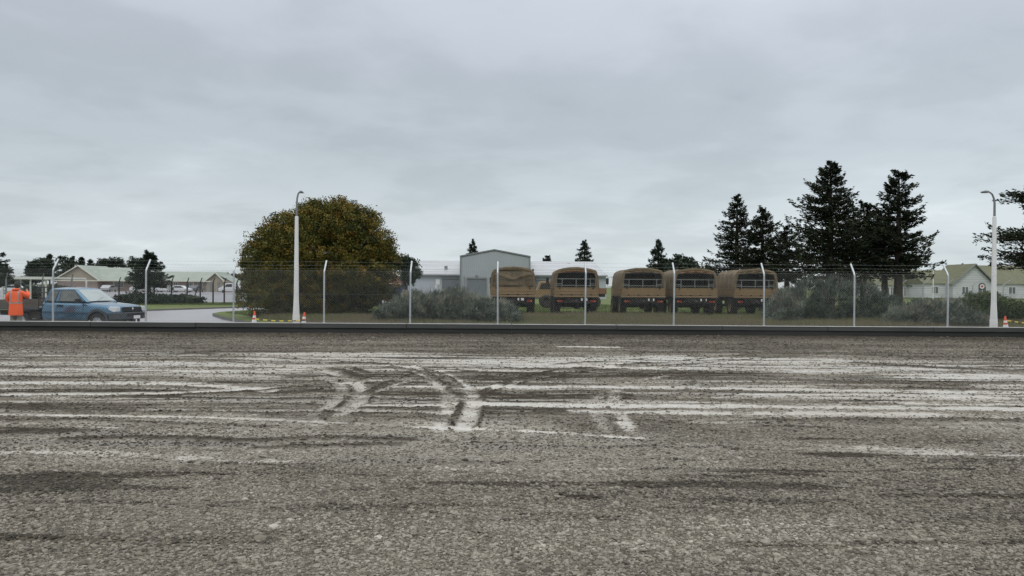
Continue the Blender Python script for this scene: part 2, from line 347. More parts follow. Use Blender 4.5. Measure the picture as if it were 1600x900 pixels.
def yard(x, y):
    """height, silt (pale smooth mud, wet, with sky glare painted in), gravel of the yard at x, y"""
    wob = (fbm(x*.5, y*1.2, 90, 3)-.5)*.35
    streak = fbm(x*.16+3, (y+wob)*2.2, 11, 4, .6)
    streak2 = fbm(x*.35, (y+wob)*6.0, 23, 3, .6)
    big = fbm(x*.09, y*.25, 31, 3)
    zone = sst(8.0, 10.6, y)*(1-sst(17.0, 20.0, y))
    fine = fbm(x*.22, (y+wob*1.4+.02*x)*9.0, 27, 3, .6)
    silt_glare = zone*(.42*sst(.44, .66, streak*.6+big*.4)+.60*sst(.48, .66, streak2)*sst(.36, .55, big)+.45*sst(.52, .68, fine)-.08)+.30*sst(.40,.62,fbm(x*.25+5, y*1.1, 28, 4, .6))*sst(12.5, 14, y)*(1-sst(17.5, 19, y))*(.4+.6*sst(3, -4, x))+.28*sst(.44,.62,fbm(x*.3, y*.8, 29, 4))*sst(5.2, 7.2, y)*(1-sst(9.5, 11, y))  # includes a broad patch at left, paled to paint in glare
    h = .03*(fbm(x*.2, y*.5, 40, 3)-.5)+.010*(streak-.5)+.014*(fbm(x*2.1, y*3.5, 45, 4, .6)-.5)
    mud = 1.0*sst(.52, .64, fbm(x*.25+9, y*3.1, 57, 4, .62))*(.04+.96*zone)
    mud = np.maximum(mud, .5*sst(.46,.62,fbm(x*.12+5, y*.9, 58, 4, .6))*sst(15.5,18,y))
    clod = fbm(x*4, y*6, 61, 4, .7)
    mud = np.maximum(mud, .95*sst(.60, .68, fbm(x*.55+2, y*4.2, 63, 4, .6))*sst(4.2, 7, y)*(1-.5*sst(17,20,y)))
    for P, w, s, hh in STROKES:
        xs = [p[0] for p in P]; ys = [p[1] for p in P]; e = w*3+.4
        k = (x > min(xs)-e) & (x < max(xs)+e) & (y > min(ys)-e) & (y < max(ys)+e)
        if not k.any(): continue
        xx = x[k]; yy = y[k]+(fbm(xx*1.3, yy0(y[k])*2, 70, 3)-.5)*min(.14, w*.9)
        d = seg_dist(xx, yy, P)/w
        edge = 1-sst(.55, 1.20, d+(fbm(xx*2.2, yy*7, 77, 3)-.5)*.7)
        brk = sst(.34, .58, fbm(xx*.45, yy*3.0, 79, 4, .6))
        if s > 0: silt_glare[k] = np.maximum(silt_glare[k], edge*s*((.6+.4*brk) if s >= .9 else (.22+.78*brk))); mud[k] *= 1-edge*.7
        else: silt_glare[k] *= 1-edge*.9; mud[k] = np.maximum(mud[k], -s*edge*(.45+.75*brk))
        h[k] += edge*hh*.65*(.4+1.2*clod[k] if hh > 0 else 1)
    h += np.clip(mud, 0, 1)*.03*(clod-.3)
    edge = sst(21.5, 24.6, y); mud = np.maximum(mud, edge*(.7+.8*(clod-.3))); h += edge*.06*(clod-.2)
    silt_glare *= (1-.5*sst(.55, .68, clod))
    return h, np.clip(silt_glare, 0, 1), np.clip(mud, 0, 1)
def yy0(y): return y
ys = [-12., -6., -2., 1., 2.5, 3.4]
while ys[-1] < 25.2: ys.append(ys[-1]+min(.06, max(.012, .00075*ys[-1]**2)))
ys = np.array(ys); ys[-1] = 25.2
xs = np.concatenate([[-90, -60, -40, -30, -25], np.arange(-22, 22.01, .055), [25, 30, 40, 60, 90]])
gx, gy = np.meshgrid(xs, ys); fx_, fy_ = gx.ravel(), gy.ravel()
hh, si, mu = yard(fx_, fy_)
nx_, ny_ = len(xs), len(ys)
idx = np.arange(nx_*ny_).reshape(ny_, nx_)
Fq = np.stack([idx[:-1, :-1], idx[:-1, 1:], idx[1:, 1:], idx[1:, :-1]], -1).reshape(-1, 4)
m = bpy.data.materials.new('yard_gravel'); m.use_nodes = True; MATS['yard_gravel'] = m
t = m.node_tree; Lk = t.links.new; b = t.nodes['Principled BSDF']
tcn = N(t, 'ShaderNodeTexCoord'); aS = N(t, 'ShaderNodeAttribute', attribute_name='silt_glare'); aM = N(t, 'ShaderNodeAttribute', attribute_name='mud')
nA = N(t, 'ShaderNodeTexNoise', Scale=.45, Detail=8.0, Roughness=.65); nB = N(t, 'ShaderNodeTexNoise', Scale=9., Detail=8.0, Roughness=.75)
vo = N(t, 'ShaderNodeTexVoronoi', Scale=30.); vo2 = N(t, 'ShaderNodeTexVoronoi', Scale=60., feature='DISTANCE_TO_EDGE')
for n_ in (nA, nB, vo, vo2): Lk(tcn.outputs['Object'], n_.inputs['Vector'])
rA = ramp(t, [(.33, (.095, .085, .066)), (.5, (.160, .144, .114)), (.66, (.24, .22, .18))]); Lk(nA.outputs[0], rA.inputs[0])
rB = ramp(t, [(.34, (.62, .61, .60)), (.5, (1, 1, 1)), (.66, (1.35, 1.34, 1.33))]); Lk(nB.outputs[0], rB.inputs[0])
m1 = N(t, 'ShaderNodeMix', data_type='RGBA', blend_type='MULTIPLY'); m1.inputs[0].default_value = 1; Lk(rA.outputs[0], m1.inputs[6]); Lk(rB.outputs[0], m1.inputs[7])
vs_ = N(t, 'ShaderNodeSeparateColor'); Lk(vo.outputs['Color'], vs_.inputs[0])
rV = ramp(t, [(0, (.75, .75, .76)), (.6, (1, 1, 1)), (1, (1.35, 1.33, 1.3))]); Lk(vs_.outputs[0], rV.inputs[0])
m1b = N(t, 'ShaderNodeMix', data_type='RGBA', blend_type='MULTIPLY'); m1b.inputs[0].default_value = 1; Lk(m1.outputs[2], m1b.inputs[6]); Lk(rV.outputs[0], m1b.inputs[7])
m3 = N(t, 'ShaderNodeMix', data_type='RGBA'); Lk(aM.outputs['Fac'], m3.inputs[0]); Lk(m1b.outputs[2], m3.inputs[6])
mudc = ramp(t, [(.35, (.022, .018, .012)), (.65, (.070, .058, .040))]); Lk(nB.outputs[0], mudc.inputs[0]); Lk(mudc.outputs[0], m3.inputs[7])
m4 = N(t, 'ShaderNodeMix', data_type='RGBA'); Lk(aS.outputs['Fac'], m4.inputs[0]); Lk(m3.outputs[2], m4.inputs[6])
silt_glare_col = ramp(t, [(.35, (.42, .39, .33)), (.65, (.66, .63, .555))]); Lk(nB.outputs[0], silt_glare_col.inputs[0]); Lk(silt_glare_col.outputs[0], m4.inputs[7])  # pale mud colour, raised to paint in the sky's glare
Lk(m4.outputs[2], b.inputs['Base Color'])
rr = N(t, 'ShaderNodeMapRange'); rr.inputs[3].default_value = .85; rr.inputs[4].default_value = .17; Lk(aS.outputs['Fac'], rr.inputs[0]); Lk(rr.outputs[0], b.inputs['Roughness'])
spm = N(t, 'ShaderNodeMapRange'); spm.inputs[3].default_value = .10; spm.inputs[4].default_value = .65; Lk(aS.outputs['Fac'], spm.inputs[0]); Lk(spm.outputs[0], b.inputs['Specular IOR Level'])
bst = N(t, 'ShaderNodeMapRange'); bst.inputs[3].default_value = 1.; bst.inputs[4].default_value = .22; Lk(aS.outputs['Fac'], bst.inputs[0])
bp = N(t, 'ShaderNodeBump', Distance=.022); Lk(nB.outputs[0], bp.inputs['Height']); Lk(bst.outputs[0], bp.inputs['Strength'])
bp2 = N(t, 'ShaderNodeBump', Distance=.016); Lk(bst.outputs[0], bp2.inputs['Strength']); Lk(vo.outputs['Distance'], bp2.inputs['Height']); Lk(bp.outputs[0], bp2.inputs['Normal']); bp2.invert = True
Lk(bp2.outputs[0], b.inputs['Normal'])
yardo = npmesh('gravel_yard', np.stack([fx_, fy_, hh], 1), Fq, 'yard_gravel', smooth=True, extra=[('silt_glare', si), ('mud', mu)])
tag(yardo, kind='structure')

# loose stones: one object, nobody could count them
mat('stone', None, .7, spec=.18, var=.12, attr='tone', scale=60., col2=[(0, (.046, .041, .032)), (.35, (.150, .135, .107)), (.7, (.240, .219, .179)), (.94, (.30, .278, .232)), (1, (.42, .395, .34))])
def stones():
    ph = (1+5**.5)/2
    ico = np.array([(-1, ph, 0), (1, ph, 0), (-1, -ph, 0), (1, -ph, 0), (0, -1, ph), (0, 1, ph), (0, -1, -ph), (0, 1, -ph), (ph, 0, -1), (ph, 0, 1), (-ph, 0, -1), (-ph, 0, 1)]); ico /= np.linalg.norm(ico[0])
    tf = np.array([(0, 11, 5), (0, 5, 1), (0, 1, 7), (0, 7, 10), (0, 10, 11), (1, 5, 9), (5, 11, 4), (11, 10, 2), (10, 7, 6), (7, 1, 8), (3, 9, 4), (3, 4, 2), (3, 2, 6), (3, 6, 8), (3, 8, 9), (4, 9, 5), (2, 4, 11), (6, 2, 10), (8, 6, 7), (9, 8, 1)])
    n = 760000
    u = RS.rand(n); Y = 3.6*np.exp(u*np.log(25.1/3.6)); Xx = (RS.rand(n)*2-1)*(Y*.74+3.0)
    hs, s_, m_ = yard(Xx, Y)
    dens = .35+.9*fbm(Xx*.8, Y*1.3, 120, 3); keep = RS.rand(n) < np.clip(dens*1.15, .2, 1)*(1-.96*sst(.15, .75, s_))*(.5+.5*sst(9, 6.5, Y)+.3*sst(18, 22, Y))*(1-.6*np.clip(m_, 0, 1))
    Xx, Y, hs, m_, s_ = Xx[keep], Y[keep], hs[keep], m_[keep], s_[keep]; n = len(Y)
    r = (.0035+.0100*RS.rand(n)**2.6)*(1+.055*Y); r[RS.rand(n) < .02] *= 1.8
    A = RS.rand(n)*6.283; sx = .8+.7*RS.rand(n); sy = .7+.4*RS.rand(n); sz = .34+.30*RS.rand(n)
    V = np.repeat(ico[None], n, 0)*(1+.22*(RS.rand(n, 12, 1)-.5)*2)
    V = V*np.stack([sx, sy, sz], 1)[:, None, :]*r[:, None, None]
    tl = (RS.rand(n)-.5)*.9; c, s = np.cos(tl)[:, None], np.sin(tl)[:, None]; v1 = V[..., 1]*c-V[..., 2]*s; v2 = V[..., 1]*s+V[..., 2]*c
    c, s = np.cos(A)[:, None], np.sin(A)[:, None]; Vx = V[..., 0]*c-v1*s; Vy = V[..., 0]*s+v1*c
    V = np.stack([Vx+Xx[:, None], Vy+Y[:, None], v2+(hs+r*sz*.28)[:, None]], -1).reshape(-1, 3)
    Fc = (tf[None]+(np.arange(n)*12)[:, None, None]).reshape(-1, 3)
    tone = np.clip(RS.rand(n)**1.1*.80+.30*(fbm(Xx*.5, Y*1.2, 130, 3)-.5)*2-.6*m_+.30*s_+.06, 0, 1)
    o = npmesh('loose_gravel', V, Fc, 'stone', tone=np.repeat(tone, 12), smooth=False)
    tag(o, 'loose grey and pale stones scattered over the gravel yard in the foreground', 'gravel', kind='stuff')
stones()

# ------------------------------------------------------------------ ground beyond the kerb
ZR, ZG = -.10, .05
sheet('ground', [(-900, 25.3), (900, 25.3), (900, 1800), (-900, 1800)], -.14, 'lawn')
sheet('ground_near', [(-900, -200), (900, -200), (900, 25.3), (-900, 25.3)], -.14, 'lawn')
def gl(pts, z): return [tuple(G(a, b_, z)[:2]) for a, b_ in pts]
far = gl([(395, 479.5), (230, 485.5), (-120, 490)], ZR)
sheet('road', [(-70, 25.75), (30, 25.75), (30, 31.5), (-8, 44), (-6, 66), (-14, 66)]+[tuple(p) for p in far]+[(-70, far[-1][1])], ZR, 'road')
isl = gl([(338, 491.5), (348, 494.5), (372, 499), (400, 503.5), (440, 507.5)], ZG)
top = gl([(332, 489.5), (345, 487), (380, 484.8), (420, 483)], ZG)
sheet('grass_island', isl+[(-4, 28.6), (60, 28.6), (60, 96), (-5, 96), (-5.2, 62)]+top[::-1], ZG, 'lawn', drop=.17)
ver = gl([(395, 478.2), (230, 483.6), (-120, 488)], 0)
sheet('grass_verge', ver+[(-320, 67), (-22, 67)], 0.0, 'lawn', drop=.12)
sheet('yard_asphalt', [(-120, 67.2), (-18, 67.2), (-14, 66.2), (-6, 66.2), (-20, 176), (-240, 176)], -.08, 'asphalt')
# ------------------------------------------------------------------ kerb (cast in lengths with open joints)
def kerbrow(name, y, z, dy, dz, matn, gap, bev):
    b = MB(); x = -90.
    while x < 90:
        w = 3.6; j = RS.normal()*.003; b.box((x+w/2, y+j, z+j*.7), (w-gap, dy, dz)); x += w
    o = b.build(name, [matn], bevel=bev); o['kind'] = 'structure'
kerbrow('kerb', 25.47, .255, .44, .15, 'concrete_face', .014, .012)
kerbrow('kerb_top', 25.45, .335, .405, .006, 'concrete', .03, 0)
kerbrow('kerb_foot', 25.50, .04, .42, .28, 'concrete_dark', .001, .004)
# ------------------------------------------------------------------ buildings
mat('clad_grey', (.34, .37, .39), .5, var=.05, scale=.4); lines(MATS['clad_grey'], 'X', .25, .4, .86, .03)
mat('clad_pale', (.42, .46, .49), .5, var=.05, scale=.4); lines(MATS['clad_pale'], 'X', .25, .35, .88, .03)
mat('roof_pale', (.40, .42, .435), .4, var=.08, scale=.5, stretch=(1, 1, 6)); lines(MATS['roof_pale'], 'Z', .62, .3, .86, .02)
mat('trim_grey', (.20, .21, .22), .5, var=.05)
mat('door_grey', (.16, .18, .195), .5, var=.08); lines(MATS['door_grey'], 'Z', .18, .5, .8, .02)
mat('glass_dark', (.03, .035, .04), .08, var=.1, spec=.8)
mat('glass_mid', (.10, .12, .13), .1, var=.1, spec=.8)
mat('board_white', (.60, .62, .63), .6, var=.06, scale=.6); lines(MATS['board_white'], 'Z', .32, .6, .62, .04, 'SAW')
mat('paint_white', (.72, .72, .70), .5, var=.04)
mat('roof_olive', (.125, .13, .07), .8, var=.18, scale=1.5, bump=.4, bscale=6.)
mat('roof_green', (.29, .335, .285), .6, var=.10, scale=.6); lines(MATS['roof_green'], 'X', .45, .3, .86, .02)
mat('brick_pink', (.30, .235, .205), .8, var=.12, scale=2.)
mat('brick_red', (.22, .12, .085), .85, var=.25, scale=1.5)
mat('gable_tan', (.33, .29, .22), .7, var=.06, scale=1.); lines(MATS['gable_tan'], 'X', .4, .3, .88, .02)
mat('trim_cream', (.62, .62, .52), .6, var=.05)
mat('blue_dark', (.02, .03, .06), .5, var=.1)
mat('paint_red', (.45, .05, .04), .5, var=.1)
def boxp(name, m_, parent, c, d, bevel=0, mats=None):
    return MB().box(c, d).build(name, m_, parent, bevel)

# central grey shed: origin at the middle of its front wall, local x right, y away
YB = 92.
def bx_(px): return X(px, YB)
def bz(py, px=800): return W(px, py, YB).z
o = empty('warehouse', (bx_(773), YB, ZG)); tag(o, 'long pale grey metal warehouse with a taller gabled middle block behind the army trucks', 'warehouse')
ox = o.location.x
def lx(px): return bx_(px)-ox
def lz(py): return bz(py)-ZG
xa, xb_ = lx(720), lx(827); ze, zr = lz(402), lz(392)
b = MB(); b.prism([(xa, 0), (xb_, 0), (xb_, ze), ((xa+xb_)/2-.1, zr), (xa, ze)], 'y', 0, 22); b.build('gable_block', 'clad_grey', o)
b = MB()
for s, (x0, z0, x1, z1) in enumerate([(xa-.15, ze+.02, (xa+xb_)/2-.1, zr+.05), ((xa+xb_)/2-.1, zr+.05, xb_+.15, ze+.02)]):
    b.prism([(x0, z0), (x1, z1), (x1, z1+.16), (x0, z0+.16)], 'y', -.12, 22.1)
b.box((xa-.06, -.06, ze/2), (.14, .14, ze)); b.box((xb_+.06, -.06, ze/2), (.14, .14, ze))
b.build('roof', 'trim_grey', o)
zw, zt = lz(429), W(800, 408, YB+8.5).z-ZG
def wing(x0, x1, taper=0):
    MB().box(((x0+x1)/2, 2.5+6, zw/2), (x1-x0, 12, zw)).build('wing_wall', 'clad_pale', o)
    b = MB(); y0, y1 = 2.2, 8.5
    b.add([(x0, y0, zw), (x1+.2*(taper > 0), y0, zw), (x1-taper, y1, zt), (x0, y1, zt), (x0, y0, zw-.12), (x1+.2*(taper > 0), y0, zw-.12), (x1-taper, y1, zt-.12), (x0, y1, zt-.12)], [(0, 1, 2, 3), (4, 7, 6, 5), (0, 4, 5, 1), (1, 5, 6, 2), (3, 2, 6, 7), (0, 3, 7, 4)])
    b.add([(x0, 14.7, zw), (x1, 14.7, zw), (x1-taper, y1, zt), (x0, y1, zt)], [(0, 3, 2, 1)])
    b.build('wing_roof', 'roof_pale', o)
    MB().box(((x0+x1)/2, 2.13, zw-.1), (x1-x0+.2, .14, .16)).build('gutter', 'trim_grey', o)
wing(lx(628), xa-.02); wing(xb_+.02, lx(951), 1.0)
def rdoor(pl, pr, pt, yy):
    x0, x1, z1 = lx(pl), lx(pr), lz(pt)
    d = MB().box(((x0+x1)/2, yy-.02, z1/2), (x1-x0, .06, z1)).build('roller_door', 'door_grey', o)
    b = MB(); b.box(((x0+x1)/2, yy-.08, z1+.09), (x1-x0+.3, .14, .18)); b.box((x0-.07, yy-.06, z1/2), (.12, .1, z1)); b.box((x1+.07, yy-.06, z1/2), (.12, .1, z1)); b.build('door_frame', 'trim_grey', d)
rdoor(689, 718, 436, 2.47); rdoor(731, 759, 436, -.03); rdoor(836, 858, 437, 2.47)
w_ = boxp('window', 'glass_mid', o, ((lx(931)+lx(939))/2, 2.46, lz(448)), (lx(939)-lx(931), .06, lz(437)-lz(459))); 
boxp('notice_board', 'paint_white', o, (lx(681), 2.44, lz(441)), (.5, .05, .7)); boxp('notice_board', 'paint_white', o, (lx(678), 2.44, lz(449)), (.3, .05, .5))
boxp('skylight_vent', 'trim_grey', o, (lx(691.5), 4.6, lz(416.5)), (.4, .4, .3)); boxp('skylight_vent', 'trim_grey', o, (lx(896), 7.7, lz(409.5)), (.35, .35, .3))
boxp('wall_lamp', 'trim_grey', o, (lx(744.5), -.1, lz(431)), (.25, .2, .2)); boxp('wall_lamp', 'trim_grey', o, (lx(842), 2.4, lz(432.5)), (.2, .16, .18))
boxp('ridge_vent', 'trim_grey', o, (lx(787), 4, lz(393)), (.35, .35, .35))
b = MB(); b.tube([(xa-.3, 2.1, zw-.15), (xa+.4, -.12, zw-.3), (xa+.45, -.12, 0.3)], .07, 6); b.build('downpipe', 'trim_grey', o)

# generic gabled house with front to the camera
def house_box(o, x0, x1, zwall, depth, wallm, y0=0): return MB().box(((x0+x1)/2, y0+depth/2, zwall/2), (x1-x0, depth, zwall)).build('wall', wallm, o)
def ridge_x_roof(o, x0, x1, y0, y1, ze_, zr_, m_, hip0=0., hip1=0., ov=.4, name='roof'):
    ym = (y0+y1)/2; b = MB()
    A, B, Cc, D = (x0-ov, y0-ov, ze_), (x1+ov, y0-ov, ze_), (x1+ov, y1+ov, ze_), (x0-ov, y1+ov, ze_); E, F_ = (x0-ov*(hip0 == 0)+hip0, ym, zr_), (x1+ov*(hip1 == 0)-hip1, ym, zr_)
    b.add([A, B, Cc, D, E, F_], [(0, 1, 5, 4), (2, 3, 4, 5), (1, 2, 5), (3, 0, 4), (0, 3, 2, 1)])
    return b.build(name, m_, o)
def win(o, x0, x1, z0, z1, y, fr='paint_white', gl_='glass_dark', mull=1):
    f = MB(); t_ = .07
    f.box(((x0+x1)/2, y-.03, z1), (x1-x0+2*t_, .08, t_)); f.box(((x0+x1)/2, y-.03, z0), (x1-x0+2*t_, .10, t_))
    for k in range(mull+2): f.box((x0+(x1-x0)*k/(mull+1), y-.025, (z0+z1)/2), (t_, .07, z1-z0-t_))
    fo = f.build('window', fr, o)
    MB().box(((x0+x1)/2, y-.008, (z0+z1)/2), (x1-x0, .03, z1-z0)).build('pane', gl_, fo)

# left building with the green roof and tan gables
YL = 165.
o = empty('barracks_building', (X(120, YL), YL, -.08)); tag(o, 'long low brick building with pale green metal roof and tan gable ends at far left', 'building')
ox = o.location.x; l = lambda p: X(p, YL)-ox; z = lambda p, q: W(p, q, YL).z+.08
x0, x1 = l(84), l(338); ze_ = z(200, 438.5); house_box(o, x0, x1, ze_, 14, 'brick_pink', 3)
ridge_x_roof(o, l(196), x1-1.0, 2.6, 13, ze_, z(300, 423.5), 'roof_green', 0, 0, .6)
def front_gable(o, xl, xc, xr, ze1, zp, y0, y1, wallm, roofm, trimm, low=0):
    b = MB(); b.prism([(xl, low), (xr, low), (xr, ze1), (xc, zp), (xl, ze1)], 'y', y0, y1); b.build('gable_wall', wallm, o)
    b = MB(); t_ = .12
    for (ax, az, bx2, bz2) in ((xl-.35, ze1-.12, xc, zp), (xc, zp, xr+.35, ze1-.12)): b.prism([(ax, az+.02), (bx2, bz2+.02), (bx2, bz2+t_), (ax, az+t_)], 'y', y0-.5, y1)
    b.build('gable_roof', roofm, o)
    b = MB()
    for (ax, az, bx2, bz2) in ((xl-.38, ze1-.16, xc, zp-.02), (xc, zp-.02, xr+.38, ze1-.16)): b.prism([(ax, az-.10), (bx2, bz2-.10), (bx2, bz2+t_+.03), (ax, az+t_+.03)], 'y', y0-.56, y0-.505)
    b.build('barge_board', trimm, o)
front_gable(o, l(84), l(121), l(152), ze_+.1, z(121, 415), .6, 12, 'gable_tan', 'roof_green', 'trim_cream', ze_-.3)
house_box(o, l(86), l(150), ze_-.3, 3, 'brick_pink', .62)
ridge_x_roof(o, l(118), l(205), 1.6, 13.4, ze_-.02, z(160, 417), 'roof_green', 0, 1.8, .3)
front_gable(o, l(318), l(333.5), l(346), ze_-.1, z(333, 426), 1.4, 9, 'gable_tan', 'roof_green', 'trim_cream', 0)
b = MB(); b.add([(l(335), 1.6, z(335, 428)), (l(363), 2.2, z(363, 444)), (l(363), 9, z(363, 444)), (l(335), 9, z(335, 428))], [(0, 1, 2, 3)]); b.add([(l(346), 2.0, 0), (l(360), 2.0, 0), (l(360), 2.0, z(360, 443)), (l(346), 2, z(346, 436))], [(0, 1, 2, 3)], 1); b.build('lean_to_roof', ['roof_green', 'brick_pink'], o)
boxp('gutter', 'trim_cream', o, ((l(85)+l(330))/2, .03+.0, ze_-.05), (l(330)-l(85), .14, .2))
for a, c in ((168, 182), (262, 268), (283, 291), (300, 308)): win(o, l(a), l(c), .9, 2.1, 2.98, 'trim_cream', 'glass_mid')
for a, c in ((324, 328), (336, 340)): boxp('door', 'trim_grey', o, ((l(a)+l(c))/2, 1.36, 1.1), (l(c)-l(a), .08, 2.2))
boxp('downpipe', 'paint_white', o, (l(166.5), 2.9, ze_/2), (.14, .14, ze_)); boxp('downpipe', 'paint_white', o, (l(293.5), 2.9, ze_/2), (.14, .14, ze_))

# carport at the far left
YC = 62.
o = empty('carport', (X(40, YC), YC, -.08)); tag(o, 'flat roofed open carport with white posts at the left edge', 'carport')
ox = o.location.x; l = lambda p: X(p, YC)-ox; z = lambda p, q: W(p, q, YC).z+.08
b = MB(); b.box(((l(-60)+l(81))/2, 2.5, z(40, 433.5)-.03), (l(81)-l(-60), 5, .14)); b.box(((l(-60)+l(81))/2, -.06, z(40, 434)-.02), (l(81)-l(-60)+.1, .1, .22)); b.build('roof', 'paint_white', o)
for p in (-40, 3, 46.5, 70.5):
    MB().box((l(p), .1, z(40, 436)/2), (.1, .1, z(40, 436))).build('post', 'paint_white', o)
    MB().box((l(p)+.8, 4.6, z(40, 436)/2), (.1, .1, z(40, 436))).build('post', 'paint_white', o)

# brown brick house right of the big tree
YH = 128.
o = empty('brick_house', (X(622, YH), YH, ZG)); tag(o, 'small brown brick house between the big tree and the grey warehouse', 'house')
ox = o.location.x; l = lambda p: X(p, YH)-ox; z = lambda p, q: W(p, q, YH).z-ZG
front_gable(o, l(596), l(612), l(640), z(620, 440), z(612, 424), 0, 8, 'brick_red', 'roof_olive', 'trim_cream', 0)
win(o, l(603), l(611), .8, 1.9, 0); win(o, l(619), l(626), .8, 1.9, 0)
o = MB().box((0, 0, 1.1), (2.2, 5, 1.5)).box((0, 0, .25), (1.9, 4.6, .2), 1)
bb = o.build('bin_body', ['blue_dark', 'black']); bb.name = 'skip_bin'; bb.location = (X(608, 95), 95, ZG-.15); bb.rotation_euler.z = R(80)
tag(bb, 'dark blue metal skip bin on the grass in front of the brown brick house', 'skip bin')

# white weatherboard houses on the right
YW = 128.
def weatherhouse(): pass
o = empty('weatherboard_house', (X(1520, YW), YW, ZG)); tag(o, 'white weatherboard house with olive roof and a round emblem on its front gable', 'house')
ox = o.location.x; l = lambda p: X(p, YW)-ox; z = lambda p, q: W(p, q, YW).z-ZG
ze_ = z(1500, 443); x0 = l(1455)
house_box(o, l(1452), l(1640), ze_, 9, 'board_white', 1.5)
ridge_x_roof(o, l(1452), l(1640), 1.5, 10.5, ze_, z(1480, 421), 'roof_olive', 0, 0, .35)
ridge_x_roof(o, l(1528), l(1640), 2.5, 13.5, ze_+.3, z(1560, 412.5), 'roof_olive', 0, 0, .35)
front_gable(o, l(1489), l(1522), l(1552), ze_-.1, z(1522, 413), 0, 8, 'board_white', 'roof_olive', 'trim_grey', 0)
for a, c, y_ in ((1463, 1474, 1.5), (1503, 1513, 0), (1528, 1541, 0), (1585, 1596, 1.5)): win(o, l(a), l(c), z(1500, 459), z(1500, 448), y_, 'paint_white', 'glass_mid')
em = MB().lathe([(.0, -.05), (.60, -.05), (.62, 0)], (l(1534), -.03, z(1534, 447.5)), 'y', 28, 0, False).build('emblem', ['black'], o)
cx, cz = l(1534), z(1534, 447.5)
MB().lathe([(.0, -.085), (.42, -.085), (.42, -.05)], (cx, -.03, cz), 'y', 28, 0, False).build('emblem_ring', ['paint_white'], em)
MB().lathe([(.0, -.10), (.2, -.10), (.2, -.085)], (cx, -.03, cz), 'y', 20, 0, False).build('emblem_centre', ['paint_red'], em)
o = empty('weatherboard_cottage', (X(1415, 134), 134, ZG)); tag(o, 'low white weatherboard building with dark porch gable seen under the conifer trunks', 'building')
ox = o.location.x; l = lambda p: X(p, 134)-ox; z = lambda p, q: W(p, q, 134).z-ZG; ze_ = z(1420, 446)
house_box(o, l(1376), l(1450), ze_, 8, 'board_white', 1); ridge_x_roof(o, l(1376), l(1450), 1, 9, ze_, z(1420, 428), 'roof_olive', 0, 0, .3)
front_gable(o, l(1424), l(1441), l(1455), ze_-.1, z(1441, 432), 0, 6, 'board_white', 'roof_olive', 'trim_grey', 0)
for a, c, y_ in ((1386, 1394, 1), (1396, 1401, 1), (1417, 1421, 1), (1438, 1442, 0)): win(o, l(a), l(c), z(1420, 463), z(1420, 449), y_, 'paint_white', 'glass_mid')
o = MB().tube([(0, 0, 0), (0, 0, 4.5)], .07, 8).lathe([(.0, 4.54), (.1, 4.5), (.11, 4.4), (.0, 4.38)], (0, 0, 0)).build('flag_pole', 'paint_white'); o.location = (X(1458, 100), 100, ZG)
tag(o, 'thin white pole standing in front of the white weatherboard house', 'pole')

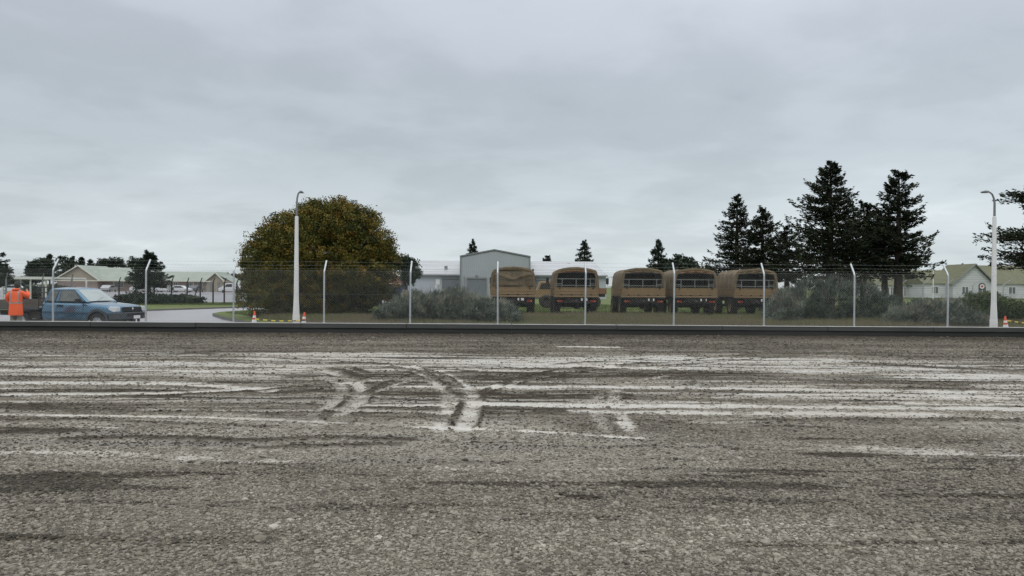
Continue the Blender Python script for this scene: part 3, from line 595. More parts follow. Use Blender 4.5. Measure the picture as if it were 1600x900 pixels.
# ------------------------------------------------------------------ vegetation
def quads(cent, nrm_spread, su, sv, ax=None):
    """one rhombic leaf per centre; ax = preferred long axis (n,3) or None"""
    n = len(cent)
    a = RS.normal(size=(n, 3)) if ax is None else ax+RS.normal(size=(n, 3))*nrm_spread
    a /= np.linalg.norm(a, axis=1, keepdims=True)+1e-9
    q = RS.normal(size=(n, 3)); b_ = np.cross(a, q); b_ /= np.linalg.norm(b_, axis=1, keepdims=True)+1e-9
    su = np.asarray(su).reshape(-1, 1)*np.ones((n, 1)); sv = np.asarray(sv).reshape(-1, 1)*np.ones((n, 1))
    V = np.stack([cent-a*su, cent-b_*sv, cent+a*su, cent+b_*sv], 1)
    return V.reshape(-1, 3), np.arange(4*n).reshape(n, 4)
TREES = {}
def conifer(name, loc, H, rad, z0, matn, label, group=None, cat='tree', whorls=34, per=6, leaf=.13, tuft=26, droop=-.12, uptip=.25, seed=1, trunk_r=.2, shape=.75, gap=.2, lean=0., keep_fn=None, nseg=7, thick=1.):
    rs = np.random.RandomState(seed); o = empty(name, loc); tag(o, label, cat, group)
    b = MB(); b.tube([(0, 0, -.3), (lean*.1, 0, H*.3), (lean*.4, .02, H*.65), (lean, 0, H*.98)], [trunk_r*1.25, trunk_r, trunk_r*.6, .02], 8)
    cs, axs, tn = [], [], []
    for w in range(whorls):
        u = (w+rs.rand()*.8)/whorls; zz = z0+(H-z0)*u
        env = (1-u)**shape*min(1., .78+u*2.5)
        for k in range(per if u < .9 else per-1):
            if rs.rand() < gap: continue
            a = rs.rand()*6.283; Lb = rad*env*(.42+.70*rs.rand()**.8)*(.80+.4*float(vnoise(np.array([a*1.3+seed]), np.array([u*5.]), seed)))+.10
            if keep_fn and not keep_fn(u, a): continue
            s = np.linspace(.12, 1, nseg)
            px = lean*u+np.cos(a)*Lb*s; py = np.sin(a)*Lb*s; pz = zz+(rs.rand()-.5)*.35+Lb*((droop+rs.normal()*.10)*s+uptip*(.5+rs.rand())*s**2.5)+(1-u)*0
            if Lb > .8 and H < 30: b.tube([(lean*u, 0, zz), (px[3], py[3], pz[3]), (px[-2], py[-2], pz[-2])], [.045*min(1, Lb/3)+.012, .03*min(1, Lb/3)+.008, .006], 4, caps=False)
            nt_ = int(tuft*1.25*(.35+Lb/max(rad, .1)))
            t = rs.rand(nt_)**.75; ii = t*(nseg-1); i0 = np.minimum(ii.astype(int), nseg-2); f = ii-i0
            cxp = px[i0]*(1-f)+px[i0+1]*f; cyp = py[i0]*(1-f)+py[i0+1]*f; czp = pz[i0]*(1-f)+pz[i0+1]*f
            wd = Lb*.25*(1-t*.78)*(rs.rand(nt_)*2-1)*thick
            cxp = cxp-np.sin(a)*wd+np.cos(a)*np.abs(wd)*.5; cyp = cyp+np.cos(a)*wd+np.sin(a)*np.abs(wd)*.5
            czp = czp+rs.normal(size=nt_)*leaf*.45-np.abs(wd)*.12
            cs.append(np.stack([cxp, cyp, czp], 1)); ax = np.stack([np.cos(a)+0*t-np.sin(a)*np.sign(wd)*.6, np.sin(a)+0*t+np.cos(a)*np.sign(wd)*.6, .25+0*t], 1); axs.append(ax)
            tn.append(np.clip(.25+.5*rs.rand()+rs.normal(size=nt_)*.16, 0, 1))
    b.build('trunk', 'bark', o)
    c = np.concatenate(cs); ax = np.concatenate(axs); tt = np.concatenate(tn); n = len(c)
    V, Fc = quads(c, .5, leaf*.85*(.6+.8*rs.rand(n)), leaf*.26*(.6+.8*rs.rand(n)), ax)
    npmesh('crown', V, Fc, matn, o, tone=np.repeat(tt, 4))
    return o
def apex_tree(px, py, Y, zg, hwpx, pybot, **k):
    p = W(px, py, Y); H = p.z-zg; rad = hwpx/F*Y; z0 = W(px, pybot, Y).z-zg
    return conifer(loc=(p.x, Y, zg), H=H, rad=rad, z0=max(z0, .2), **k)
G1 = 'dark conifers behind the army trucks on the right'
apex_tree(1152, 304, 53, ZG, 60, 438, name='conifer_tree', matn='leaf_conifer', label='tall thin-topped dark conifer, leftmost of the clump right of the trucks', group=G1, seed=11, whorls=40, per=7, leaf=.14, tuft=34, shape=.85, gap=.1)
apex_tree(1192, 327, 50, ZG, 50, 440, name='conifer_tree', matn='leaf_conifer', label='dark conifer with spreading top, second from left in the clump right of the trucks', group=G1, seed=12, whorls=30, per=7, leaf=.14, tuft=40, shape=.7, gap=.12)
apex_tree(1230, 352, 54, ZG, 44, 440, name='conifer_tree', matn='leaf_conifer', label='smaller dark conifer just left of the tallest tree', group=G1, seed=13, whorls=24, per=7, leaf=.14, tuft=40, shape=.6)
apex_tree(1298, 254, 47, ZG, 94, 436, name='conifer_tree', matn='leaf_conifer', label='tallest dark conifer with ragged crown, in the middle of the right clump', group=G1, seed=14, whorls=44, per=8, leaf=.15, tuft=52, shape=.72, gap=.12, trunk_r=.28, uptip=.3)
apex_tree(1350, 318, 49, ZG, 66, 440, name='conifer_tree', matn='leaf_conifer', label='dark conifer filling the gap between the tallest tree and the right hand one', group=G1, seed=15, whorls=30, per=7, leaf=.15, tuft=44, shape=.6, uptip=.4)
apex_tree(1405, 266, 46, ZG, 64, 428, name='conifer_tree', matn='leaf_conifer', label='tall dark conifer with bare lower trunk, rightmost of the clump', group=G1, seed=16, whorls=34, per=6, leaf=.15, tuft=56, shape=.62, gap=.18, trunk_r=.24, uptip=.35, thick=1.1)
apex_tree(1383, 345, 48, ZG, 50, 432, name='conifer_tree', matn='leaf_conifer', label='short dark conifer whose bare trunk stands left of the rightmost one', group=G1, seed=17, whorls=18, per=6, leaf=.15, tuft=46, shape=.5, gap=.15, trunk_r=.2)
apex_tree(1655, 268, 42, ZG, 112, 440, name='conifer_tree', matn='leaf_conifer', label='dark conifer at the right edge reaching its layered branches into view', group=None, seed=21, whorls=34, per=15, leaf=.15, tuft=60, shape=.25, gap=.05, trunk_r=.25, uptip=.12, droop=-.06, thick=.9, keep_fn=lambda u, a: math.cos(a) > .2 or (.74 < u < .84) or (.38 < u < .46) or (.14 < u < .27))
apex_tree(232, 395, 60, 0., 34, 446, name='cedar_tree', matn='leaf_cedar', label='layered cedar with pointed top standing left of the green roofed building', seed=22, whorls=22, per=8, leaf=.15, tuft=50, shape=.62, gap=.08, uptip=.05, droop=-.05)
apex_tree(-14, 385, 58, 0., 38, 446, name='cedar_tree', matn='leaf_cedar', label='dark cedar cut off by the left edge, behind the carport', seed=23, whorls=20, per=8, leaf=.15, tuft=50, shape=.55, gap=.1, uptip=.05, droop=-.05)
G2 = 'far conifers beyond the warehouse roof'
apex_tree(738, 375, 118, ZG, 20, 430, name='conifer_tree', matn='leaf_far', label='far pointed conifer rising behind the left slope of the warehouse gable', group=G2, seed=24, whorls=24, per=7, leaf=.24, tuft=26, shape=.8, uptip=.2)
apex_tree(913, 376, 122, ZG, 25, 430, name='conifer_tree', matn='leaf_far', label='far pointed conifer above the right wing roof of the warehouse', group=G2, seed=25, whorls=26, per=7, leaf=.24, tuft=26, shape=.8, uptip=.2)
apex_tree(855, 398, 125, ZG, 14, 440, name='conifer_tree', matn='leaf_far', label='small tree tip just showing over the warehouse roof between the two far conifers', group=G2, seed=26, whorls=16, per=7, leaf=.24, tuft=22, shape=.5)
apex_tree(1029, 375, 98, ZG, 24, 438, name='conifer_tree', matn='leaf_far', label='far pointed conifer right of the warehouse, above the gap between trucks', group=G2, seed=27, whorls=28, per=7, leaf=.22, tuft=26, shape=.85)
for px, py, hw, s in ((78, 397, 15, 1), (113, 401, 13, 3), (127, 402, 10, 4), (141, 406, 12, 5)):
    apex_tree(px, py, 215, -.08, hw, 436, name='conifer_tree', matn='leaf_far', label={78: 'far pine with the highest top, behind the left end of the green roofed building', 113: 'far pointed pine just behind the tan gable peak', 127: 'far slim pine right of the gable peak', 141: 'far low pine over the green roof ridge'}[px], group='far pines at the left', seed=40+s, whorls=18, per=7, leaf=.42, tuft=26, shape=.6)

def leafy(name, loc, lobes, n, leaf, matn, label, group=None, cat='tree', trunk=None, trunkm='bark', seed=1, flat=None, clump=.42, tonevar=.25, inner=.25, ax=None, asp=.5, holes=.0, deepk=.45):
    """lobes: (cx,cy,cz,rx,ry,rz); leaves sit in clumps on and just under the lobes' surfaces"""
    rs = np.random.RandomState(seed); o = empty(name, loc); tag(o, label, cat, group)
    if trunk:
        b = MB()
        for pts, r in trunk: b.tube(pts, r, 8)
        b.build('trunk', trunkm, o)
    lob = np.array(lobes, float); area = lob[:, 3]*lob[:, 5]+lob[:, 3]*lob[:, 4]; cnt = np.maximum(1, (area/area.sum()*n/45)).astype(int)
    cc, ct, nn = [], [], []
    for L_, k in zip(lob, cnt):
        d = rs.normal(size=(k, 3)); d /= np.linalg.norm(d, axis=1, keepdims=True)
        r = 1-inner*rs.rand(k)**1.5+.06*rs.normal(size=k)
        cc.append(L_[:3]+d*L_[3:]*r[:, None]); ct.append(.5+tonevar*rs.normal(size=k)+.10*d[:, 2]); nn.append(d)
    cc = np.concatenate(cc); ct = np.concatenate(ct); nn = np.concatenate(nn)
    # drop clumps buried deep in another lobe
    deep = np.zeros(len(cc), bool)
    for L_ in lob: deep |= (((cc-L_[:3])/L_[3:])**2).sum(1) < deepk
    kp = ~deep & (cc[:, 2] > .05) & (rs.rand(len(cc)) > holes); cc, ct, nn = cc[kp], ct[kp], nn[kp]
    per = 45; cl = clump*(.6+.8*rs.rand(len(cc)))
    P = np.repeat(cc, per, 0)+np.clip(rs.normal(size=(len(cc)*per, 3)), -1.5, 1.5)*np.repeat(cl, per)[:, None]*np.array([.55, .55, .42])
    tt = np.clip(np.repeat(ct, per)+rs.normal(size=len(P))*.09, 0, 1); k = P[:, 2] > .02; P, tt = P[k], tt[k]
    axv = None if ax is None else np.repeat(nn, per, 0)[k]*.8+np.array(ax)
    V, Fc = quads(P, .5, leaf*(.6+.8*rs.rand(len(P))), leaf*asp*(.6+.8*rs.rand(len(P))), axv)
    npmesh('crown' if trunk else 'foliage', V, Fc, matn, o, tone=np.repeat(tt, 4))
    return o
# the big rounded tree
YT = 37.
T = lambda px, py: (X(px, YT)-X(505, YT), W(px, py, YT).z-ZG)
lobes = []
for px, py, r_ in [(455, 372, 48), (505, 352, 44), (545, 352, 42), (430, 400, 40), (575, 385, 42), (500, 400, 70), (560, 420, 52), (420, 430, 36), (590, 408, 30), (440, 440, 48), (540, 440, 56), (412, 462, 30), (465, 455, 46), (585, 448, 34), (530, 330, 22), (490, 330, 20), (570, 345, 24), (595, 395, 24), (412, 392, 24), (402, 415, 20), (432, 365, 24), (470, 345, 28), (500, 465, 36), (555, 468, 30), (485, 430, 40), (470, 420, 30)]:
    x_, z_ = T(px, py); r_ = r_/F*YT; lobes.append((x_, (RS.rand()-.5)*2.6*(1 if r_ < 1.3 else .4), z_, r_, r_*1.25, r_*.92))
tr = []
for dx, dy, tx, ty, tz in [(.9, 0, 1.8, .4, 3.2), (1.3, .3, .9, .8, 3.6), (-.3, .2, -.6, 0, 3.6), (-1.6, 0, -2.4, -.3, 2.6), (-1.4, .3, -.9, .8, 3.2), (.1, -.3, .7, -.9, 3.)]:
    tr.append(([(dx, dy, -.2), (dx*.95, dy, .7), ((dx+tx)/2, (dy+ty)/2, 1.6), (tx, ty, tz)], [.14, .11, .09, .04]))
leafy('broadleaf_tree', (X(505, YT), YT, ZG), lobes, 300000, .05, 'leaf_rust', 'big dome shaped tree with olive and rust tinted leaves behind the left lamp post', trunk=tr, trunkm='bark_pale', seed=5, clump=.23, tonevar=.27, inner=.55, deepk=.0)
# small tree right of it
x_ = lambda p: (p-632)/F*62
leafy('broadleaf_tree', (X(632, 62), 62, ZG), [(x_(628), 0, W(630, 412, 62).z, .9, .9, .6), (x_(641), .2, W(630, 424, 62).z, .8, .8, .8), (x_(620), .3, W(630, 410, 62).z, .6, .6, .4), (x_(638), 0, W(630, 436, 62).z, .5, .6, .5)], 9000, .09, 'leaf_cedar', 'small dark round tree at the left end of the warehouse', trunk=[([(0, 0, 0), (.1, 0, 1.6), (-.3, 0, 3.2)], [.12, .09, .05])], seed=6, clump=.3)
# far round pines / trees
def far_round(px, py, hw, Y, label, group, zg=-.08, s=1, base=440, matn='leaf_far'):
    zt = W(px, py, Y).z-zg; r_ = hw/F*Y; zc = zt*.62
    rs = np.random.RandomState(s)
    lb = [(0, 0, zc, r_*.8, r_*.8, zt-zc)]+[(r_*.7*(rs.rand()*2-1), 0, zc+(zt-zc)*.5*(rs.rand()-.4), r_*.45, r_*.5, (zt-zc)*.45) for _ in range(5)]
    leafy('pine_tree', (X(px, Y), Y, zg), lb, 6000, .3, matn, label, group, trunk=[([(0, 0, 0), (.1, 0, zc)], [.25, .15])], seed=s, clump=.9)
far_round(56, 406, 16, 210, 'far bushy pine, leftmost of the pines over the carport', 'far pines at the left', s=51)
far_round(66, 404, 14, 212, 'far bushy pine between the leftmost and the highest pine', 'far pines at the left', s=52)
far_round(98, 402, 15, 210, 'far bushy pine directly behind the left slope of the tan gable', 'far pines at the left', s=53)
far_round(180, 403, 17, 200, 'far dark round tree over the green roof, left of the cedar', 'far pines at the left', s=54)
far_round(162, 405, 10, 200, 'smaller far round tree touching the left side of the round one', 'far pines at the left', s=55)
far_round(211, 403, 12, 180, 'round dark tree just left of the cedar tip', 'far pines at the left', s=56)
for px, py, hw, s, lab in ((1060, 403, 9, 61, 'far round topped pine above the gap between the third and fourth trucks'), (1074, 404, 7, 62, 'small far round topped pine over the fourth truck'), (1046, 408, 10, 63, 'low far pine right beside the pointed conifer')): far_round(px, py, hw, 120, lab, 'far pines over the trucks', ZG, s)
# distant tree lines
def hedge(px0, px1, pyt, Y, name, label, matn, n, leaf, seed, pyb=None, zg=ZG, kind=None, cat=None, dep=2., clump=.5):
    x0, x1 = X(px0, Y), X(px1, Y); cxm = (x0+x1)/2; rs = np.random.RandomState(seed); lb = []; k = max(3, int((x1-x0)/1.6/max(1, Y/90)))
    for i in range(k):
        xx = x0+(x1-x0)*(i+.5)/k; h = (W((px0+px1)/2, pyt, Y).z-zg)*(.85+.25*rs.rand()); lb.append((xx-cxm, (rs.rand()-.5)*dep, h*.5, (x1-x0)/k*.85, dep*.5, h*.5))
    o = leafy(name, (cxm, Y, zg), lb, n, leaf, matn, label, cat=cat or 'hedge', seed=seed, clump=clump, inner=.4)
    if kind: o['kind'] = kind
    return o
hedge(338, 392, 431, 190, 'distant_hedge', 'dark far line of low trees between the green roofed building and the big tree', 'leaf_far', 9000, .35, 71, zg=-.1, clump=.9)
hedge(1476, 1518, 417, 170, 'distant_hedge', 'far treetops above the olive roof, left of the white gable', 'leaf_far', 7000, .35, 72, clump=.9)
hedge(1078, 1110, 413, 150, 'distant_hedge', 'far low treetops between the trucks and the conifer clump', 'leaf_far', 6000, .3, 73, clump=.9)
hedge(-60, 42, 434, 210, 'distant_hedge', 'far low treetops under the carport roof at the left edge', 'leaf_far', 9000, .35, 74, zg=-.1, clump=.9)
hedge(44, 108, 450, 76, 'hedge', 'dark green bushes behind the right end of the carport', 'leaf_cedar', 14000, .14, 75, zg=-.08)
hedge(186, 298, 461, 60, 'hedge', 'low dark clipped hedge along the wooden post fence behind the ute bonnet', 'leaf_cedar', 16000, .11, 76, zg=0., clump=.3, dep=1.5)
# shrubs behind the fence
def shrub(px0, px1, pyt, Y, matn, label, n, seed, name='shrub', leaf=.075, group=None, prof=None, asp=.16, ax=(0, 0, .8), dep=2.2, clump=.20):
    x0, x1 = X(px0, Y), X(px1, Y); cxm = (x0+x1)/2; rs = np.random.RandomState(seed); hw = (x1-x0)/2; H = W((px0+px1)/2, pyt, Y).z-ZG; lb = []
    for i in range(11):
        t = -1+2*(i+.5)/11; h = H*(1-.55*abs(t)**2.6)*(.86+.2*rs.rand()); lb.append((t*hw*.9, (rs.rand()-.5)*dep*.5, h*.48, hw*.26, dep*.5, h*.50))
    o = leafy(name, (cxm, Y, ZG), lb, n, leaf, matn, label, group, 'shrub', seed=seed, clump=clump, inner=.5, ax=ax, asp=asp, tonevar=.34)
    # a few wiry shoots standing above the mass
    b = MB()
    for k in range(120):
        t = rs.rand()*2-1; h = H*(1-.5*abs(t)**2.4); x_ = t*hw*.95; y_ = (rs.rand()-.5)*dep*.8; a = (rs.rand()-.5)*1.0
        b.tube([(x_, y_, h*.5), (x_+a*.2, y_, h*.86), (x_+a*.55, y_, h*(1.0+.13*rs.rand()))], [.009, .007, .003], 3, caps=False)
    tag(b.build('stem', 'bark_pale', o), kind='stuff')
    return o
shrub(598, 790, 450, 31, 'leaf_silver', 'wide silvery green shrub behind the fence, in front of the warehouse and first truck', 90000, 81)
shrub(740, 812, 468, 31.5, 'leaf_silver', 'low silvery green shrub growing against the left wheel of the first truck', 22000, 84)
shrub(1206, 1398, 432, 35, 'leaf_greyshrub', 'tall dark grey green shrub under the conifers, right of the fifth truck', 80000, 82, dep=3.)
shrub(1398, 1520, 466, 30.5, 'leaf_silver', 'low pale silvery shrub between the dark shrub and the right lamp post', 45000, 83)
shrub(1468, 1606, 458, 34, 'leaf_green', 'broad dark green shrub behind the right lamp post', 50000, 85, asp=.4, ax=None, leaf=.06)
shrub(1205, 1245, 452, 33.5, 'leaf_silver', 'small pale silvery shrub just right of the fifth truck tailgate', 12000, 86)
# grass blades
def grass(name, x0, x1, y0, y1, n, h, label, seed, tl=0., th=1., zg=ZG, edge=None):
    rs = np.random.RandomState(seed); x = x0+(x1-x0)*rs.rand(n); y = y0+(y1-y0)*rs.rand(n)**1.2
    d = fbm(x*.5, y*.7, seed, 4, .6); k = rs.rand(n) < sst(.3, .6, d)+.25; x, y, d = x[k], y[k], d[k]; n = len(x)
    if edge is not None:
        k = edge(x, y); x, y, d = x[k], y[k], d[k]; n = len(x)
    hh_ = h*(.3+.9*rs.rand(n))*(.5+d); a = rs.rand(n)*6.283; w = .012+.012*rs.rand(n); ln = (rs.rand(n)-.5)*1.1*hh_
    V = np.stack([np.stack([x-np.cos(a)*w, y-np.sin(a)*w, np.full(n, zg-.01)], 1), np.stack([x+np.cos(a)*w, y+np.sin(a)*w, np.full(n, zg-.01)], 1), np.stack([x+ln, y+ln*.6*np.sin(a), zg+hh_], 1)], 1).reshape(-1, 3)
    t = np.clip(tl+(th-tl)*(.55*fbm(x*.35+4, y*.5, seed+3, 3)+.45*rs.rand(n)), 0, 1)
    o = npmesh(name, V, np.arange(3*n).reshape(n, 3), 'blades', tone=np.repeat(t, 3)); tag(o, label, 'grass', kind='stuff'); return o
def isl_edge(x, y):
    # keep off the road side of the island
    px = 800+x/y*F; lim = np.interp(y, [28.6, 32.7, 35, 38.5, 41, 43, 46, 50], [460, 440, 402, 374, 350, 340, 360, 420]); return px > lim+4
grass('rough_grass', -13, 26, 28.8, 39.4, 190000, .26, 'rough dry grass and weeds growing along the fence in front of the trucks', 91, .25, 1.1, edge=isl_edge)
grass('lawn_grass', -16, 30, 37, 66, 120000, .10, 'short green grass under and around the trucks', 92, 0, .6, edge=isl_edge)
grass('verge_grass', -40, -19, 54, 66.5, 30000, .12, 'green grass verge on the far side of the road', 93, 0, .55, zg=0., edge=lambda x, y: y > 57.5)
# ------------------------------------------------------------------ chain link fence on the kerb
YF = 25.45
fo = empty('chain_link_fence', (0, YF, .33)); tag(fo, 'galvanised chain link security fence with cranked posts and barbed wire on the concrete kerb', 'fence')
pxs = [-200, -60, 83, 228, 365, 506.5, 641, 778, 914.5, 1053, 1194, 1335, 1481, 1628, 1775]
PX = [X(p, YF) for p in pxs]
HM, HB, HT, LEAN = 1.80, 1.78, 2.16, .30
for x in PX:
    j = RS.normal()*.008
    b = MB(); b.tube([(x, 0, 0), (x+j, 0, HB-.05), (x+j, .012, HB+.01), (x+j, .06, HB+.08), (x+j, LEAN, HT)], .031, 10)
    b.lathe([(.05, 0), (.05, .012), (.034, .02)], (x, 0, .004), n=10)
    b.build('post', 'galv', fo)
P_, WR = .085, .0017
for x0, x1 in zip(PX[:-1], PX[1:]):
    b = MB(); w = x1-x0; n = int((w+HM)/P_)+1; off = RS.rand()*P_
    for sgn in (1, -1):
        for i in range(n):
            c = i*P_+off*(sgn > 0)-HM
            # line from (c,0) going up-right to (c+HM, HM), clipped to the panel
            a0, a1 = max(c, 0), min(c+HM, w)
            if a1-a0 < .02: continue
            p0, p1 = (a0, a0-c), (a1, a1-c)
            if sgn < 0: p0, p1 = (w-p0[0], p0[1]), (w-p1[0], p1[1])
            pm = [(x0+p0[0]+(p1[0]-p0[0])*t, -.034+sgn*.002+.012*math.sin((p0[0]+(p1[0]-p0[0])*t)*2.1+x0)*math.sin(math.pi*t), .02+p0[1]+(p1[1]-p0[1])*t) for t in (0, .33, .66, 1)]
            b.tube(pm, WR, 3, caps=False)
    b.build('mesh_panel', 'wire', fo, fix=False)
for k, (yy, zz) in enumerate([(0, HM+.015), (.075, HM+.09), (.17, HM+.20), (LEAN-.03, HT-.03), (-.034, .06), (-.034, 1.0)]):
    pts = []
    for a, c in zip(PX[:-1], PX[1:]):
        for t in (0, .25, .5, .75): pts.append((a+(c-a)*t, yy, zz-.015*math.sin(math.pi*t)*(k < 4)))
    pts.append((PX[-1], yy, zz)); b = MB(); b.tube(pts, .0022, 4)
    if k in (1, 2, 3):
        xx = PX[1]
        while xx < PX[-2]:
            b.box((xx, yy, zz-.01), (.003, .026, .003), mtx=Matrix.Rotation(.8, 3, 'X')); b.box((xx+.01, yy, zz-.01), (.003, .026, .003), mtx=Matrix.Rotation(-.8, 3, 'X')); xx += .14
    b.build('barbed_wire' if k in (1, 2, 3) else 'line_wire', 'wire', fo)

# ------------------------------------------------------------------ street lamps
def lamp(px, Y, side, label):
    p = G(px, 450, 0); x = X(px, Y); o = empty('street_lamp', (x, Y, ZR)); tag(o, label, 'street lamp', 'white concrete street lamps behind the fence')
    zt = W(px, 338, Y).z-ZR; ztop = W(px, 300, Y).z-ZR
    b = MB(); m45 = math.pi/8
    def ring(r, h): return [(r*math.cos(m45+k*math.pi/4), r*math.sin(m45+k*math.pi/4), h) for k in range(8)]
    prof = [(.130, -.2), (.128, .62), (.120, .66), (.092, 1.25), (.064, zt-.02), (.056, zt)]
    vs = [v for r, h in prof for v in ring(r, h)]; b.add(vs, [(i*8+k, i*8+(k+1) % 8, (i+1)*8+(k+1) % 8, (i+1)*8+k) for i in range(len(prof)-1) for k in range(8)]+[tuple(range(40, 48))])
    b.build('pole', 'pole_white', o, .006)
    MB().box((0, -.121, .42), (.13, .012, .30)).build('access_cover', 'pole_white', o, .003)
    h = ztop-zt; b = MB(); s = side
    b.tube([(0, 0, zt-.05), (0, 0, zt+h*.55), (s*.03, 0, zt+h*.74), (s*.09, 0, zt+h*.90), (s*.18, 0, zt+h*.985), (s*.27, 0, zt+h*1.0)], [.042, .036, .032, .03, .028, .026], 10); b.build('arm', 'steel_grey', o)
    b = MB(); z_ = zt+h
    b.prism([(s*.22, z_-.02), (s*.26, z_+.035), (s*.40, z_+.045), (s*.50, z_+.01), (s*.50, z_-.02), (s*.26, z_-.035)], 'y', -.07, .07)
    hd = b.build('lamp_head', 'steel_grey', o, .008); MB().box((s*.38, 0, z_-.034), (.18, .10, .012)).build('lens', 'glass_mid', hd)
    return o
lamp(463, 26.9, .45, 'white concrete lamp post with arm curving right, before the big round tree')
lamp(1553, 26.5, -.95, 'white concrete lamp post with arm curving left, near the right edge')

# ------------------------------------------------------------------ traffic cones and striped bars
def cone(px, Y, tilt, label):
    o = empty('traffic_cone', (X(px, Y), Y, ZR)); tag(o, label, 'traffic cone', 'orange traffic cones behind the fence'); o.rotation_euler = (0, tilt, 0)
    b = MB(); b.box((0, 0, .02), (.36, .36, .04)); b.build('base', 'orange_cone', o, .01)
    MB().lathe([(.13, .04), (.035, .70), (.03, .715), (0, .715)], (0, 0, 0), n=20).build('body', 'orange_cone', o)
    MB().lathe([(.1015, .25), (.0735, .45)], (0, 0, 0), n=20, caps=False).build('reflective_band', 'reflective', o)
    MB().lathe([(.0630, .52), (.0520, .60)], (0, 0, 0), n=20, caps=False).build('reflective_band', 'reflective', o)
    MB().lathe([(.03, .715), (.035, .73), (.02, .76), (0, .765)], (0, 0, 0), n=12).build('topper', 'orange_cone', o)
cone(397, 27.4, .03, 'orange traffic cone standing alone on the road left of the left lamp post')
cone(474, 26.7, .06, 'orange traffic cone right against the foot of the left lamp post')
cone(1573, 27.2, -.07, 'orange traffic cone with white band beside the right lamp post')
def bar(p0, p1, label):
    A, B = Vector(p0), Vector(p1); n = 12; b = MB()
    for i in range(n):
        t0, t1 = i/n, (i+1)/n; sag = lambda t: -.05*math.sin(math.pi*t)
        a = A.lerp(B, t0)+Vector((0, 0, sag(t0))); c = A.lerp(B, t1)+Vector((0, 0, sag(t1))); b.tube([a, c], .021, 8, mi=i % 2, caps=(i in (0, n-1)))
    o = b.build('barrier_bar', ['tape_yellow', 'tape_black']); tag(o, label, 'barrier bar')
bar(W(399, 498.5, 27.1), W(476, 500.5, 26.45), 'yellow and black striped bar between the two cones at the left lamp post')
bar(W(1574, 501, 26.9), W(1640, 505, 27.1), 'yellow and black striped bar running right from the cone at the right lamp post')

# ------------------------------------------------------------------ far posts and cars in the left yard
def timber_fence(pts, Y, zg, H, label, lean=.25, wires=True, m_='bark', r=.07, name='post_and_wire_fence'):
    o = empty(name, (X(pts[0], Y), Y, zg)); tag(o, label, 'fence'); ox = o.location.x
    for p in pts:
        x = X(p, Y)-ox; b = MB(); b.tube([(x, 0, -.1), (x, 0, H), (x+.02, -.02, H+.05), (x+lean, -.25, H+.42)], [r, r, r*.7, r*.5], 6); b.build('post', m_, o)
    if wires:
        for h in (.4, .8, 1.2, 1.6, H-.05, H+.22, H+.4):
            k = max(0, (h-H)/.42); MB().tube([(X(pts[0], Y)-ox+lean*k, -.25*k-.08, h), (X(pts[-1], Y)-ox+lean*k, -.25*k-.08, h)], .006, 4).build('wire', 'steel_grey', o)
    return o
fe = timber_fence([186, 212, 241, 268, 292.5, 313, 333, 350.5, 370, 392], 61, 0., 1.75, 'old fence of dark cranked posts and wires along the far side of the road')
ox = fe.location.x
MB().tube([(X(312, 61)-ox-.15, -.05, 1.3), (X(302, 61)-ox, -.3, 0)], .05, 6).build('brace', 'bark', fe)
timber_fence([-20, 9.5, 66.5, 112], 52, -.1, 2.0, 'dark cranked fence posts standing behind the ute tray at far left', m_='steel_grey', r=.06)
timber_fence([1369, 1407, 1442, 1478, 1520, 1567.5, 1612], 52, ZG, 1.85, 'cranked metal fence posts in front of the white weatherboard house', m_='galv', r=.045, lean=.4)

def small_car(px, Y, col, label, van=False, rz=0., zg=-.08):
    L_, Hc = (4.6, 1.95) if van else (4.2, 1.42)
    o = empty('parked_van' if van else 'parked_car', (X(px, Y), Y, zg), rz); tag(o, label, 'van' if van else 'car', None if van else 'cars parked in front of the green roofed building')
    b = MB(); w = .85
    if van: pr = [(-2.3, .35), (2.25, .35), (2.3, .8), (2.15, 1.0), (1.6, 1.15), (1.1, 1.85), (.9, 1.95), (-2.2, 1.95), (-2.3, 1.8)]
    else: pr = [(-2.1, .35), (2.08, .33), (2.1, .65), (1.95, .80), (1.0, .93), (.35, 1.38), (.1, 1.42), (-.9, 1.42), (-1.2, 1.36), (-1.75, .98), (-2.08, .92)]
    b.prism(pr, 'y', -w, w); b.build('body', col, o, .07)
    wn = [(1.0, 1.2), (.75, 1.75), (-.3, 1.78), (-.3, 1.2)] if van else [(.85, .95), (.3, 1.32), (-.9, 1.34), (-1.5, .98)]
    for s in (-1, 1): MB().prism(wn, 'y', s*(w-.02), s*(w+.012)).build('window', 'glass_dark', o)
    for wx in (-1.3, 1.3):
        for s in (-1, 1):
            wh = empty('wheel', (wx, s*.78, .31)); wh.parent = o
            MB().lathe([(0, -.1), (.27, -.1), (.31, -.06), (.31, .06), (.27, .1), (0, .1)], (0, 0, 0), 'y', 18).build('tyre', 'rubber', wh)
            MB().lathe([(0, -.115), (.18, -.11)], (0, 0, 0), 'y', 14, caps=False).build('rim', 'galv', wh)
    return o
mat('car_white', (.62, .63, .64), .3, coat=.5, var=.02); mat('car_dark', (.05, .055, .07), .3, coat=.5, var=.02); mat('car_silver', (.35, .36, .37), .3, .4, coat=.5, var=.02); mat('car_red', (.16, .04, .035), .3, coat=.4, var=.02)
for px, c, lab in ((221, 'car_white', 'white parked car left of the others, below the cedar branches'), (236, 'car_silver', 'silver parked car just right of the fence post under the cedar'), (258, 'car_white', 'white parked car in front of the brick wall, second white one from the left'), (283, 'car_white', 'white parked car in front of the brick wall, nearest the pale downpipe'), (170, 'car_silver', 'silver parked car seen over the ute windscreen')): small_car(px, 152, c, lab, rz=R(RS.rand()*20+80 if px in (236, 170) else RS.rand()*16-8))
small_car(307, 155, 'car_dark', 'dark parked car in front of the brick wall beside the tan gable', rz=R(85))
